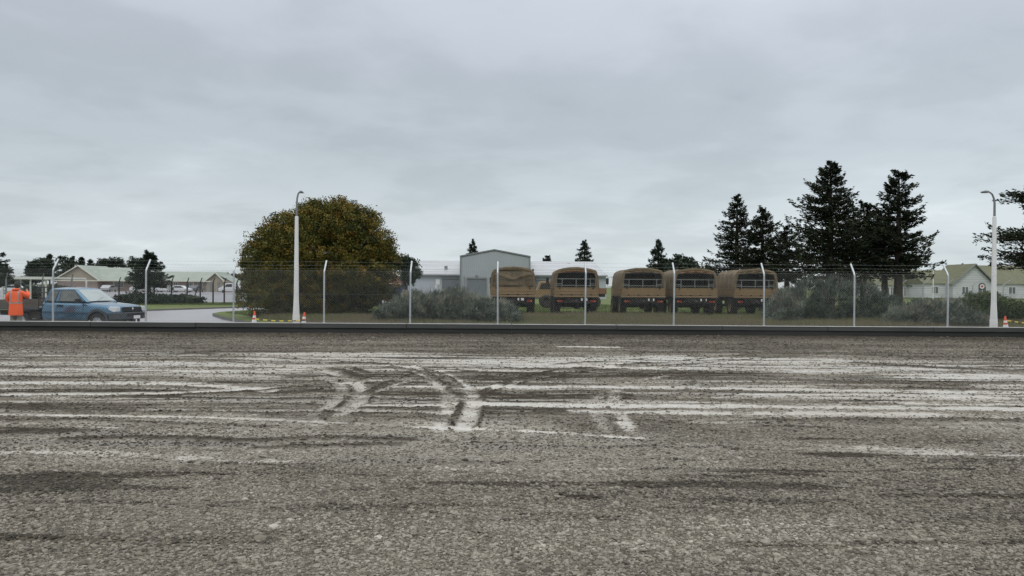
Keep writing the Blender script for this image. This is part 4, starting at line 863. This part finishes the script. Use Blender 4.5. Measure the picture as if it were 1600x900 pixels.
small_car(360, 150, 'car_white', 'white van parked at the right end of the green roofed building', van=True, rz=R(200))
small_car(25, 120, 'car_white', 'white parked car under the carport roof beyond the person in orange', rz=R(10)); small_car(56, 125, 'car_dark', 'dark parked car under the carport roof, right of the white one', rz=R(0))

# ------------------------------------------------------------------ army trucks
mat('canvas', (.115, .084, .047), .85, var=.20, scale=2.2, bump=.35, bscale=7., col2=(.145, .108, .060))
mat('canvas_dark', (.075, .062, .038), .9, var=.3, scale=3., bump=.3, bscale=8.)
mat('canvas_rust', (.19, .095, .045), .85, var=.3, scale=4., bump=.4, bscale=9.)
mat('truck_tan', (.225, .148, .066), .62, var=.16, scale=2.5, bump=.15, bscale=10.)
mat('truck_chassis', (.020, .018, .015), .8, var=.4, scale=5.)
mat('rail', (.30, .32, .29), .55, var=.1)
mat('lens_red', (.25, .02, .015), .3, var=.05); mat('lens_amber', (.45, .16, .02), .3, var=.05)
mat('mud_tyre', (.032, .029, .025), .9, var=.4, scale=8., bump=.4, bscale=20.)
def cloth(b, f, nu, nv, mi=0):
    vs = [f(i/nu, j/nv) for j in range(nv+1) for i in range(nu+1)]; w = nu+1
    b.add(vs, [(j*w+i, j*w+i+1, (j+1)*w+i+1, (j+1)*w+i) for j in range(nv) for i in range(nu)], mi, True)
def nz(x, y, s): return float(fbm(np.array([x]), np.array([y]), s, 3)[0])-.5
SEC = [(1.235, 1.50), (1.225, 1.75), (1.20, 2.0), (1.165, 2.25), (1.10, 2.42), (.98, 2.52), (.75, 2.59), (.4, 2.645), (0, 2.665)]
SEC = SEC+[(-a, c) for a, c in SEC[-2::-1]]
def secpt(t):
    k = t*(len(SEC)-1); i = min(int(k), len(SEC)-2); f = k-i
    return SEC[i][0]*(1-f)+SEC[i+1][0]*f, SEC[i][1]*(1-f)+SEC[i+1][1]*f
def truck(px, Y, seed, mode, label, rz=0.):
    o = empty('army_truck', (X(px, Y), Y, ZG-.02), rz); tag(o, label, 'military truck', 'tan canvas covered army trucks parked in a row')
    L_ = 3.5
    # canvas cover over hoops: sags between them
    b = MB()
    def f(u, v):
        x, z = secpt(v); y = L_*u; sag = (.5-.5*math.cos(2*math.pi*u*4))*1.5; top = max(0, (z-2.2)/.45)
        k = 1-.020*sag-.045*nz(u*9+seed, v*14, seed); return (x*k, y+.02*nz(u*3, v*9, seed+4), z-.05*sag*top-.06*nz(u*6, v*8+seed, seed+7))
    cloth(b, f, 40, 48)
    def g(u, v): x, y, z = f(u, v); return (x*.975, y, z-.03 if z > 2.3 else z)
    cloth(b, g, 40, 48)
    cv = b.build('canvas_cover', ['canvas'], o)
    # front bulkhead of the canvas
    MB().add([(x, L_-.01, z) for x, z in SEC], [tuple(range(len(SEC)))]).build('front_curtain', 'canvas_dark', o)
    # rear hem hanging a little below the hoop
    b = MB()
    def hem(u, v):
        t = .0+u; x, z = secpt(t); inw = .10+.07*math.sin(u*math.pi)+.03*nz(u*8, seed, seed+9); dep = v*inw
        nx, nz_ = -x/1.25*.75, -(max(0, z-2.2))/.45
        edge = (abs(x) > 1.0)*.5+.5
        return (x*(1-dep*.55*edge-(.06 if z < 2.3 else 0)*v), -.015-.03*math.sin(v*3)-.02*nz(u*14, v*2, seed+3), z-dep*(1.0 if z > 2.3 else .12)-.0*nz_)
    cloth(b, hem, 60, 5); b.build('rear_hem', 'canvas', o)
    if mode == 'closed':
        b = MB()
        def cur(u, v):
            hw = 1.13-.10*v; top = 2.36+.16*(1-(2*u-1)**2); z = 1.30+(top-1.30)*v
            fold = .035*math.sin(u*9+v*4+seed)+.03*nz(u*5, v*4, seed+1)*4*.5+.05*max(0, 1-abs(v-.55-.35*abs(2*u-1))*9)
            return ((2*u-1)*hw, (.07+fold*.3 if v < .30 else .02-fold), z)
        cloth(b, cur, 50, 30); b.build('rear_curtain', 'canvas', o)
        b = MB()
        for zz in (1.66, 1.98): MB().box((0, -.045, zz), (2.1, .012, .022)).build('strap', 'canvas_dark', o)
        for xx in (-.7, -.2, .35, .85): MB().box((xx, -.05, 1.72), (.03, .012, .24)).build('strap', 'canvas_dark', o)
    else:
        # rolled curtain tied under the top bow
        b = MB(); pts = []; rr = []
        for i in range(25):
            u = i/24; pts.append(((2*u-1)*1.0, .01, 2.375+.09*(1-(2*u-1)**2)-.02*abs(math.sin(u*math.pi*4)))); rr.append(.055+.018*math.sin(u*25+seed))
        b.tube(pts, rr, 9, mi=0); b.build('rolled_curtain', 'canvas_rust' if mode == 'rust' else 'canvas', o)
        b = MB()
        
        for xx in (-.55, 0, .55): MB().box((xx, -.065, 2.42), (.035, .02, .17)).build('strap', 'canvas_dark', o)
        # seat-back rails inside the tray
        b = MB(); r = .016
        b.tube([(-1.05, .12, 2.03), (1.05, .12, 2.03)], r, 6); b.tube([(-1.05, .12, 1.68), (1.05, .12, 1.68)], r*.8, 6)
        for xx in (-1.05, -.76, 0, .76, 1.05): b.tube([(xx, .12, 1.60), (xx, .12, 2.03)], r, 6)
        for s in (-1, 1): b.tube([(s*1.05, .12, 1.76), (s*.76, .12, 1.76)], r*.8, 6)
        b.build('guard_rail', 'rail', o)
        b = MB()
        for yy in (.05, 1.2, 2.4, 3.4): b.tube([(x*.95, yy, z-.04) for x, z in SEC], .02, 5)
        b.build('canopy_hoop', 'truck_chassis', o)
        for s in (-1, 1): MB().box((s*.5, 1.7, 1.62), (.9, 3.1, .05)).build('bench', 'truck_chassis', o)
        MB().box((0, 3.3, 1.75), (2.2, .04, .55)).build('bulkhead', 'truck_chassis', o)
    # tray
    b = MB(); b.box((0, L_/2, 1.14), (2.40, L_, .10)); b.build('deck', 'truck_tan', o, .01)
    b = MB(); b.box((0, -.0, 1.375), (2.34, .045, .37))
    for zz in (1.20, 1.375, 1.55): b.box((0, -.032, zz), (2.34, .022, .035))
    for xx in (-1.15, -.58, 0, .58, 1.15): b.box((xx, -.036, 1.375), (.05, .026, .36))
    tg = b.build('tailgate', 'truck_tan', o, .006); b = MB()
    for xx in (-.9, .9): MB().box((xx, -.06, 1.53), (.06, .04, .10)).build('latch', 'truck_chassis', tg)
    for xx in (-.8, -.27, .27, .8): MB().tube([(xx-.05, -.05, 1.185), (xx+.05, -.05, 1.185)], .025, 8).build('hinge', 'truck_chassis', tg)
    for s in (-1, 1):
        b = MB(); b.box((s*1.20, L_/2+.03, 1.36), (.045, L_-.06, .36))
        for yy in (.5, 1.3, 2.1, 2.9): b.box((s*1.227, yy, 1.36), (.02, .05, .34))
        b.box((s*1.232, L_/2, 1.53), (.02, L_-.1, .05)); b.build('side_board', 'truck_tan', o, .005)
    b = MB(); b.box((0, -.05, 1.075), (2.44, .07, .06)); b.build('rear_rail', 'truck_tan', o, .01)
    # chassis, axles, hangers
    b = MB()
    for s in (-1, 1): b.box((s*.38, 1.9, .90), (.09, 5.0, .18))
    b.box((0, .05, .88), (1.25, .12, .2)); b.box((0, -.06, .78), (1.9, .08, .12)); b.box((0, 1.6, .95), (1.7, .4, .22)); b.box((-.75, 2.1, .75), (.5, .9, .5)); b.box((.75, 2.2, .8), (.45, .7, .45))
    b.lathe([(0, -.12), (.1, -.1), (.11, 0), (0, .02)], (0, -.12, .8), 'y', 10)
    for s in (-1, 1): b.box((s*.9, .30, 1.03), (.55, .9, .05)); b.tube([(s*.6, 1., .95), (s*.62, 1., .55)], .09, 8)
    b.build('chassis', 'truck_chassis', o)
    for ya in (1.0, 4.0):
        b = MB(); b.tube([(-.9, ya, .56), (.9, ya, .56)], .085, 10); b.lathe([(0, -.2), (.17, -.14), (.22, 0), (.17, .14), (0, .2)], (.12, ya, .58), 'x', 14)
        for s in (-1, 1): b.lathe([(0, -.1), (.2, -.1), (.2, .1), (0, .1)], (s*.86, ya, .62), 'x', 14)
        b.build('axle', 'truck_chassis', o)
        for s in (-1, 1):
            wh = empty('wheel', (s*1.0, ya, .53)); wh.parent = o; b = MB()
            b.lathe([(.28, -.17), (.44, -.18), (.51, -.15), (.53, -.08), (.53, .08), (.51, .15), (.44, .18), (.28, .17)], (0, 0, 0), 'x', 32, caps=False)
            for k in range(26):
                a = 2*math.pi*k/26; mt = Matrix.Rotation(a, 3, 'X')
                for q in (-1, 1): b.box(mt @ Vector((q*.085, math.sin(.06*q)*.53, .535)), (.15, .055, .035), mtx=mt)
            b.build('tyre', 'mud_tyre', wh); MB().lathe([(0, -.06), (.12, -.10), (.26, -.06), (.29, -.15)], (0, 0, 0), 'x', 20, caps=False).lathe([(0, .06), (.12, .10), (.26, .06), (.29, .15)], (0, 0, 0), 'x', 20, caps=False).build('rim', 'truck_tan', wh)
    for s in (-1, 1):
        MB().box((s*.98, .34, .78), (.42, .02, .42)).build('mudflap', 'rubber', o)
        tl = MB().box((s*.88, -.12, .83), (.26, .05, .10)).build('tail_light', 'lens_red', o, .008); MB().box((s*.99, -.148, .83), (.07, .014, .07)).build('indicator', 'lens_amber', tl)
    MB().box((.42, -.115, .92), (.34, .012, .13)).build('number_plate', 'paint_white', o)
    # cab in front of the canvas
    b = MB(); b.prism([(L_+.08, 1.05), (L_+.08, 2.2), (L_+.25, 2.32), (L_+1.35, 2.30), (L_+1.6, 1.75), (L_+2.05, 1.6), (L_+2.1, .95), (L_+.6, .8)], 'x', -1.02, 1.02); b.build('cab', 'truck_tan', o, .06)
    for s in (-1, 1):
        MB().box((s*1.027, L_+.85, 1.93), (.02, .75, .42)).build('window', 'glass_dark', o)
        b = MB(); b.tube([(s*1.02, L_+1.45, 1.6), (s*1.32, L_+1.5, 1.65), (s*1.32, L_+1.5, 2.2), (s*1.02, L_+1.45, 2.2)], .015, 6); b.box((s*1.32, L_+1.49, 1.95), (.17, .05, .38)); b.build('mirror', 'black', o)
    MB().tube([(1.14, L_+.02, 1.2), (1.16, L_+.02, 2.45), (1.17, L_-.02, 2.62)], .05, 8).build('exhaust_stack', 'truck_chassis', o)
    return o
truck(801.5, 39.6, 3, 'closed', 'tan army truck with its rear canvas curtain closed, beside the silvery shrub')
truck(900.5, 39.9, 14, 'rust', 'tan army truck with open back and reddish rolled curtain, second from left and standing alone')
truck(1005, 40.4, 25, 'open', 'tan army truck with open back, first of the three trucks parked tightly together')
truck(1086.5, 40.6, 36, 'rust', 'tan army truck with open back, middle of the three tightly parked trucks')
truck(1181, 40.9, 47, 'open', 'tan army truck with open back nearest the conifers, rightmost in the row')
# flat truck parked side-on further back
o = empty('flatbed_truck', (X(889, 55), 55, ZG)); tag(o, 'tan and dark flatbed army truck parked side-on behind the gap between the first two trucks', 'military truck')
b = MB(); b.box((.35, 0, .95), (4.6, .9, .22)); b.box((-1.2, 0, .75), (.7, 1.6, .4)); b.build('chassis', 'truck_chassis', o)
b = MB(); b.prism([(-2.45, .75), (-1.15, .75), (-1.15, 1.95), (-1.5, 2.02), (-2.2, 1.95), (-2.4, 1.4), (-2.5, 1.3)], 'y', -1.05, 1.05); cb = b.build('cab', 'truck_tan', o, .06)
MB().prism([(-2.25, 1.40), (-1.4, 1.40), (-1.4, 1.82), (-2.08, 1.82)], 'y', -1.072, -1.04).build('window', 'glass_dark', cb)
b = MB(); b.box((.8, 0, 1.12), (3.7, 2.3, .12)); b.box((.8, -1.13, 1.32), (3.7, .05, .34)); b.box((.8, 1.13, 1.32), (3.7, .05, .34)); b.box((2.62, 0, 1.32), (.05, 2.2, .34)); b.build('tray', 'canvas_rust', o, .01)
for wx in (-1.7, 1.75):
    for s in (-1, 1):
        wh = empty('wheel', (wx, s*.95, .5)); wh.parent = o
        MB().lathe([(.26, -.15), (.46, -.16), (.5, -.1), (.5, .1), (.46, .16), (.26, .15)], (0, 0, 0), 'y', 26, caps=False).build('tyre', 'mud_tyre', wh); MB().lathe([(0, -.08), (.24, -.05), (.27, -.14)], (0, 0, 0), 'y', 18, caps=False).lathe([(0, .08), (.24, .05), (.27, .14)], (0, 0, 0), 'y', 18, caps=False).build('rim', 'truck_chassis', wh)

# ------------------------------------------------------------------ blue ute (x forward, y left, camera on its right side)
mat('ute_blue', (.08, .175, .26), .22, .75, var=.05, scale=1.5, coat=.8)
mat('ute_trim', (.045, .05, .055), .55, var=.2, scale=3.)
mat('headlight', (.62, .65, .66), .12, var=.04, spec=.8)
mat('wood_tray', (.075, .062, .05), .8, var=.35, scale=3., stretch=(.4, 1, 4))
mat('glass_screen', (.30, .36, .36), .10, var=.15, scale=1., spec=.9)
mat('glass_side', (.085, .095, .085), .10, var=.4, scale=2., spec=.9)
def boolcut(o, cutters):
    for c in cutters:
        m_ = o.modifiers.new('b', 'BOOLEAN'); m_.operation = 'DIFFERENCE'; m_.object = c; m_.solver = 'EXACT'
    dg = bpy.context.evaluated_depsgraph_get(); dg.update(); me = bpy.data.meshes.new_from_object(o.evaluated_get(dg)); o.modifiers.clear(); o.data = me
    for c in cutters: bpy.data.objects.remove(c, do_unlink=True)
def ute():
    o = empty('ute', (0, 0, 0)); tag(o, 'light blue extended cab ute with flat tray parked on the road behind the fence', 'ute')
    # lower body loft: x stations -> half section (y,z)
    ST = [(0.00, .56, .44, .80), (-.03, .68, .42, .86), (-.10, .76, .40, .93), (-.25, .82, .38, .965), (-.55, .85, .37, .995), (-1.00, .855, .37, 1.03), (-1.28, .86, .37, 1.06), (-1.40, .86, .37, 1.065), (-2.2, .865, .37, 1.07), (-3.0, .86, .37, 1.08), (-3.20, .84, .39, 1.08)]
    vs = []; prof = lambda w, zb, zt: [(0, zb), (w*.8, zb), (w*.96, zb+.04), (w, zb+.16), (w*1.01, zb+(zt-zb)*.5), (w*.985, zt-.13), (w*.94, zt-.06), (w*.86, zt-.02), (w*.55, zt+.012), (0, zt+.025)]
    n = 0
    for x, w, zb, zt in ST:
        h = prof(w, zb, zt); full = h+[(-a, c) for a, c in h[-2:0:-1]]; n = len(full); vs += [(x, a, c) for a, c in full]
    b = MB(); k = len(ST); b.add(vs, [(i*n+j, i*n+(j+1) % n, (i+1)*n+(j+1) % n, (i+1)*n+j) for i in range(k-1) for j in range(n)], 0, True)
    b.add(vs[:n], [tuple(range(n))], 0); b.add(vs[-n:], [tuple(range(n))], 0)
    body = b.build('body', 'ute_blue', o)
    bm = bmesh.new(); bm.from_mesh(body.data); bmesh.ops.remove_doubles(bm, verts=bm.verts, dist=1e-5); bmesh.ops.recalc_face_normals(bm, faces=bm.faces); bm.to_mesh(body.data); bm.free()
    cut = MB().lathe([(0, -.3), (.41, -.3), (.41, .3), (0, .3)], (-.80, .85, .33), 'y', 28).build('cut', 'black'); cut2 = MB().lathe([(0, -.3), (.41, -.3), (.41, .3), (0, .3)], (-.80, -.85, .33), 'y', 28).build('cut', 'black')
    boolcut(body, [cut, cut2]); body.data.polygons.foreach_set('use_smooth', [False]*len(body.data.polygons))
    body.data.shade_smooth() if hasattr(body.data, 'shade_smooth') else None
    try: body.data.set_sharp_from_angle(angle=R(32))
    except Exception: pass
    # cabin
    B0 = [(-1.22, .80), (-3.20, .79)]; T0 = [(-1.92, .63), (-3.02, .62)]
    zb, zt = 1.055, 1.575
    b = MB(); V8 = []
    for (x, w), z_ in ((B0[0], zb), (B0[1], zb), (T0[1], zt), (T0[0], zt)): V8 += [(x, -w, z_), (x, w, z_)]
    # 0,1 front base; 2,3 rear base; 4,5 rear top; 6,7 front top, crowned roof
    rf = [(-1.98, 0, zt+.045), (-2.95, 0, zt+.045)]
    b.add(V8+rf, [(0, 1, 7, 6), (2, 4, 5, 3), (0, 6, 4, 2), (1, 3, 5, 7), (6, 8, 9, 4), (7, 5, 9, 8), (6, 7, 8), (4, 9, 5), (0, 2, 3, 1)], 0)
    b.build('cabin', 'ute_blue', o, .045)
    def lerp3(a, c, t): return Vector(a).lerp(Vector(c), t)
    def panel(c4, u0, u1, v0, v1, out, name, m_, par, cut=None, thick=.012):
        bl, br, tr_, tl = [Vector(q) for q in c4]
        def P(u, v): return bl.lerp(br, u).lerp(tl.lerp(tr_, u), v)
        q = [P(u0[0], v0), P(u1[0], v0), P(u1[1], v1), P(u0[1], v1)]
        nn = (q[1]-q[0]).cross(q[3]-q[0]).normalized(); nn = nn if nn.dot(Vector(out)) > 0 else -nn
        vs = [p+nn*thick for p in q]+[p-nn*.01 for p in q]
        return MB().add(vs, [(0, 1, 2, 3), (0, 4, 5, 1), (1, 5, 6, 2), (2, 6, 7, 3), (3, 7, 4, 0)]).build(name, m_, par, .004)
    panel((V8[0], V8[1], V8[7], V8[6]), (.06, .05), (.94, .95), .07, .92, (1, 0, 1), 'windscreen', 'glass_screen', o)
    panel((V8[3], V8[2], V8[4], V8[5]), (.12, .1), (.88, .9), .2, .88, (-1, 0, .3), 'rear_window', 'glass_side', o)
    for s in (0, 1):
        c4 = (V8[2+s], V8[0+s], V8[6+s], V8[4+s]); out = (0, -1 if s == 0 else 1, .2); y_ = -.872 if s == 0 else .872; sg = -1 if s == 0 else 1
        # black frame then glass, door window and quarter window
        f1 = panel(c4, (.345, .43), (.895, .925), .05, .90, out, 'window_frame', 'black', o, thick=.006); panel(c4, (.365, .45), (.86, .895), .08, .86, out, 'side_window', 'glass_side', o, thick=.014)
        f2 = panel(c4, (.075, .09), (.27, .375), .05, .88, out, 'window_frame', 'black', o, thick=.006); panel(c4, (.095, .11), (.255, .355), .09, .84, out, 'quarter_window', 'glass_side', o, thick=.014)
        b = MB()
        b.tube([(-1.40, y_, 1.02), (-1.42, y_-.004*sg, .62), (-1.50, y_, .46), (-2.48, y_, .44), (-2.56, y_, .60), (-2.53, y_-.01*sg, 1.0)], .006, 4); b.build('door_seam', 'black', o)
        MB().box((-2.40, y_+.012*sg, .93), (.20, .05, .07)).build('door_handle', 'black', o, .012)
        b = MB(); b.box((-1.52, sg*.99, 1.13), (.13, .20, .17)); b.box((-1.50, sg*.87, 1.09), (.06, .12, .06)); b.build('side_mirror', 'black', o, .03)
        b = MB(); n_ = 18
        ring = [(-.80+math.cos(math.pi*k/n_)*rr, zz) for rr, k, zz in []]
        for k_ in range(n_):
            a0, a1 = math.pi*(-.06+1.12*k_/n_), math.pi*(-.06+1.12*(k_+1)/n_)
            vsx = []
            for a in (a0, a1):
                for rr in (.40, .485):
                    for yy in (sg*.845, sg*.905): vsx.append((-.80+rr*math.cos(a), yy, .33+rr*math.sin(a)))
            b.add(vsx, [(0, 1, 5, 4), (2, 3, 7, 6), (0, 2, 6, 4), (1, 3, 7, 5), (0, 1, 3, 2), (4, 5, 7, 6)])
        b.build('fender_flare', 'ute_trim', o)
        MB().prism([(-.015, .72), (-.03, .90), (-.30, .915), (-.36, .80), (-.14, .70)], 'y', sg*.60, sg*.845).build('headlight', 'headlight', o, .02)
        MB().box((-2.2, sg*.80, .36), (1.9, .12, .07)).build('side_step', 'ute_trim', o, .01)
    b = MB(); b.box((.012, 0, .80), (.05, 1.05, .18))
    gr = b.build('grille', 'black', o, .015); b = MB()
    for z_ in (.75, .80, .85): b.box((.042, 0, z_), (.012, 1.0, .012))
    b.build('grille_bar', 'ute_trim', gr); MB().lathe([(0, 0), (.05, 0), (.045, .02), (0, .025)], (.04, 0, .81), 'x', 16).build('emblem', 'chrome', gr)
    b = MB(); b.prism([(-.30, -.895), (.06, -.80), (.16, -.45), (.18, 0), (.16, .45), (.06, .80), (-.30, .895), (-.30, .70), (-.02, .65), (-.02, -.65), (-.30, -.70)], 'z', .42, .68); bu = b.build('bumper', 'ute_trim', o, .03)
    MB().box((.165, 0, .60), (.05, .9, .08)).build('air_intake', 'black', bu); MB().box((.19, .05, .50), (.02, .36, .12)).build('number_plate', 'paint_white', bu)
    b = MB(); b.tube([(-1.26, -.7, 1.085), (-1.24, .1, 1.10), (-1.30, .7, 1.085)], .018, 6); b.tube([(-1.25, -.3, 1.10), (-1.45, .25, 1.24)], .010, 5); b.build('wiper', 'black', o)
    # tray
    b = MB(); b.box((-4.38, 0, .80), (2.20, 1.86, .08)); b.build('tray_deck', 'ute_trim', o, .01)
    for s in (-1, 1): MB().box((-4.38, s*.92, .985), (2.18, .035, .28)).build('side_board', 'wood_tray', o, .006)
    MB().box((-5.47, 0, .985), (.035, 1.8, .28)).build('tailboard', 'wood_tray', o, .006)
    b = MB()
    for yy in (-.9, -.3, .3, .9): b.tube([(-3.30, yy, .8), (-3.30, yy, 1.62)], .022, 8)
    for zz in (1.2, 1.42, 1.62): b.tube([(-3.30, -.92, zz), (-3.30, .92, zz)], .022, 8)
    b.build('headboard', 'black', o)
    b = MB(); 
    for yy in (-.4, .4): b.box((-4.3, yy, .62), (2.3, .09, .2))
    b.box((-3.55, -.55, .56), (.5, .5, .3)); b.build('chassis', 'truck_chassis', o)
    for s in (-1, 1): MB().box((-4.15, s*.79, .72), (.95, .24, .05)).build('mudguard', 'black', o)
    for wx in (-.80, -4.10):
        MB().tube([(wx, -.7, .32), (wx, .7, .32)], .05, 8).build('axle', 'truck_chassis', o)
        for s in (-1, 1):
            wh = empty('wheel', (wx, s*.765, .33)); wh.parent = o
            MB().lathe([(.19, -.10), (.30, -.115), (.34, -.08), (.345, 0), (.34, .08), (.30, .115), (.19, .10)], (0, 0, 0), 'y', 30, caps=False).build('tyre', 'rubber', wh)
            b = MB(); b.lathe([(0, s*.05), (.06, s*.07), (.07, s*.03), (.17, s*.015), (.2, s*.105)], (0, 0, 0), 'y', 24, caps=False)
            for k in range(6): a = k*math.pi/3; b.box((.115*math.cos(a), s*.055, .115*math.sin(a)), (.16, .03, .045), mtx=Matrix.Rotation(-a, 3, 'Y'))
            b.build('rim', 'galv', wh)
    return o
u_ = ute(); u_.rotation_euler.z = R(-10); u_.location = (X(206, 28.6), 28.6, -.13); 

# ------------------------------------------------------------------ person in an orange raincoat
mat('skin', (.42, .24, .17), .55, var=.06); mat('hair', (.02, .016, .014), .7, var=.2)
mat('hivis', (.88, .115, .020), .6, var=.08, scale=6., bump=.3, bscale=8.); mat('khaki', (.20, .18, .13), .85, var=.12, scale=5.); mat('band_grey', (.28, .27, .25), .45, var=.05); mat('boot', (.03, .025, .02), .7)
def skin(name, m_, J, E, Rr, parent, root=0, sub=1):
    me = bpy.data.meshes.new(name); me.from_pydata(J, E, []); o = bpy.data.objects.new(name, me); C.objects.link(o); o.parent = parent
    me.materials.append(MATS[m_]); md = o.modifiers.new('skin', 'SKIN'); md.use_smooth_shade = True
    sv = me.skin_vertices[0].data
    for i, r in enumerate(Rr): sv[i].radius = r if isinstance(r, tuple) else (r, r); sv[i].use_root = (i == root)
    if sub: s = o.modifiers.new('sub', 'SUBSURF'); s.levels = sub; s.render_levels = sub
    dg = bpy.context.evaluated_depsgraph_get(); dg.update(); m2 = bpy.data.meshes.new_from_object(o.evaluated_get(dg)); o.modifiers.clear(); o.data = m2
    return o
pe = empty('person', (X(25, 27.0), 27.0, ZR), R(8)); tag(pe, 'person in a long orange raincoat seen from behind, beside the ute tray', 'person')
# joints (x right, y away from camera, z up)
J = [(0, 0, .95), (0, .01, 1.12), (0, .02, 1.32), (0, .02, 1.46), (0, .04, 1.53), (.01, .06, 1.60), (.015, .07, 1.68), (.015, .07, 1.735),
     (-.10, 0, .90), (-.115, .02, .50), (-.12, 0, .10), (-.13, .10, .04), (-.135, .19, .03),
     (.10, 0, .90), (.125, .01, .50), (.14, -.01, .10), (.15, .09, .04), (.155, .18, .03),
     (-.17, .02, 1.43), (-.29, .00, 1.20), (-.26, .20, 1.02), (-.25, .26, 1.01),
     (.17, .02, 1.43), (.37, .08, 1.24), (.26, .26, 1.42), (.23, .30, 1.47)]
E = [(0, 1), (1, 2), (2, 3), (3, 4), (4, 5), (5, 6), (6, 7), (0, 8), (8, 9), (9, 10), (10, 11), (11, 12), (0, 13), (13, 14), (14, 15), (15, 16), (16, 17), (3, 18), (18, 19), (19, 20), (20, 21), (3, 22), (22, 23), (23, 24), (24, 25)]
Rr = [(.15, .11), (.14, .10), (.16, .11), (.12, .09), .052, (.066, .075), (.076, .09), (.05, .06), .085, .058, .042, .042, .03, .085, .058, .042, .042, .03, .058, .044, .030, (.034, .018), .058, .044, .030, (.034, .018)]
def fingers(base, dirv, side, up):
    d = Vector(dirv).normalized(); s_ = Vector(side).normalized(); u = Vector(up)
    for k, ln in enumerate((.062, .074, .070, .054)):
        p0 = Vector(base)+d*.03+s_*((k-1.5)*.019); i = len(J); J.extend([tuple(p0), tuple(p0+d*ln*.55-u*.008), tuple(p0+d*ln*.9-u*.03)]); Rr.extend([.0095, .0085, .0075]); bi = hand_i; E.extend([(bi, i), (i, i+1), (i+1, i+2)])
    p0 = Vector(base)-d*.005+s_*.038; i = len(J); J.extend([tuple(p0), tuple(p0+d*.03+s_*.018)]); Rr.extend([.011, .009]); E.extend([(hand_i, i), (i, i+1)])
hand_i = 21; fingers(J[21], (0, 1, -.05), (1, 0, 0), (0, 0, 1))
hand_i = 25; fingers(J[25], (-.3, .5, .8), (-1, 0, 0), (0, 1, 0))
skin('body', 'skin', J, E, Rr, pe)
# hair cap and ear/nose details
b = MB(); b.lathe([(.0, .125), (.05, .115), (.085, .075), (.10, .02), (.098, -.04), (.088, -.09), (.07, -.11)], (.015, .045, 1.685), n=18); b.build('hair', 'hair', pe)
skin('trousers', 'khaki', [(0, 0, .93), (-.10, 0, .88), (-.12, .02, .50), (-.125, 0, .12), (.10, 0, .88), (.13, .01, .50), (.145, -.01, .12)], [(0, 1), (1, 2), (2, 3), (0, 4), (4, 5), (5, 6)], [(.10, .07), .10, .085, .080, .10, .085, .080], pe)
for s, fx in ((-1, -.13), (1, .15)): MB().lathe([(0, -.17), (.035, -.165), (.05, -.08), (.052, .05), (.045, .12), (0, .14)], (fx, .09, .045), 'y', 14).build('boot', 'boot', pe)
def coat():
    b = MB(); nU = 36; secs = [(.57, .235, .155, .0), (.59, .238, .158, 0), (.68, .235, .155, 0), (.80, .228, .150, 0), (.98, .218, .142, 0), (1.12, .215, .14, .005), (1.28, .225, .14, .01), (1.38, .222, .13, .015), (1.45, .17, .11, .02), (1.50, .10, .085, .03), (1.545, .085, .08, .04)]
    vs = []
    for z_, rx, ry, yo in secs:
        for k in range(nU):
            a = 2*math.pi*k/nU; f = 1+(.05*math.sin(a*7+z_*3)+.035*math.sin(a*12+1))*max(0, 1.15-z_)/.6
            vs.append((rx*f*math.cos(a), yo+ry*f*math.sin(a), z_))
    b.add(vs, [(i*nU+k, i*nU+(k+1) % nU, (i+1)*nU+(k+1) % nU, (i+1)*nU+k) for i in range(len(secs)-1) for k in range(nU)], 0, True)
    b.tube([(-.15, .02, 1.41), (-.24, .01, 1.32), (-.30, .0, 1.19), (-.285, .10, 1.10), (-.265, .18, 1.035)], [.085, .085, .078, .072, .066], 14)
    b.tube([(.15, .02, 1.41), (.26, .05, 1.34), (.385, .08, 1.235), (.34, .16, 1.32), (.275, .245, 1.41)], [.085, .085, .078, .072, .064], 14)
    # hood lying on the shoulders
    b.lathe([(.085, -.02), (.125, -.01), (.13, .03), (.09, .055)], (0, .0, 1.50), n=20)
    c = b.build('raincoat', 'hivis', pe)
    def band(z0, z1):
        q = MB(); vs = []
        for z_ in (z0, z1):
            rx = np.interp(z_, [s[0] for s in secs], [s[1] for s in secs])+.004; ry = np.interp(z_, [s[0] for s in secs], [s[2] for s in secs])+.004; yo = np.interp(z_, [s[0] for s in secs], [s[3] for s in secs])
            for k in range(nU):
                a = 2*math.pi*k/nU; f = 1+(.05*math.sin(a*7+z_*3)+.035*math.sin(a*12+1))*max(0, 1.15-z_)/.6; vs.append((rx*f*math.cos(a), yo+ry*f*math.sin(a), z_))
        q.add(vs, [(k, (k+1) % nU, (k+1) % nU+nU, k+nU) for k in range(nU)], 0, True); q.build('reflective_band', 'band_grey', c)
    band(1.00, 1.05)
    for s in (-1, 1):
        q = MB(); pts = [(s*.13, np.interp(z_, [.98, 1.12, 1.28, 1.38, 1.45], [-.118, -.113, -.112, -.096, -.06])-.006, z_) for z_ in (1.05, 1.15, 1.28, 1.38, 1.44)]
        vs = [(p[0]+d_, p[1], p[2]) for p in pts for d_ in (-.022, .022)]; q.add(vs, [(2*i, 2*i+1, 2*i+3, 2*i+2) for i in range(4)]); q.build('reflective_band', 'band_grey', c)
coat()
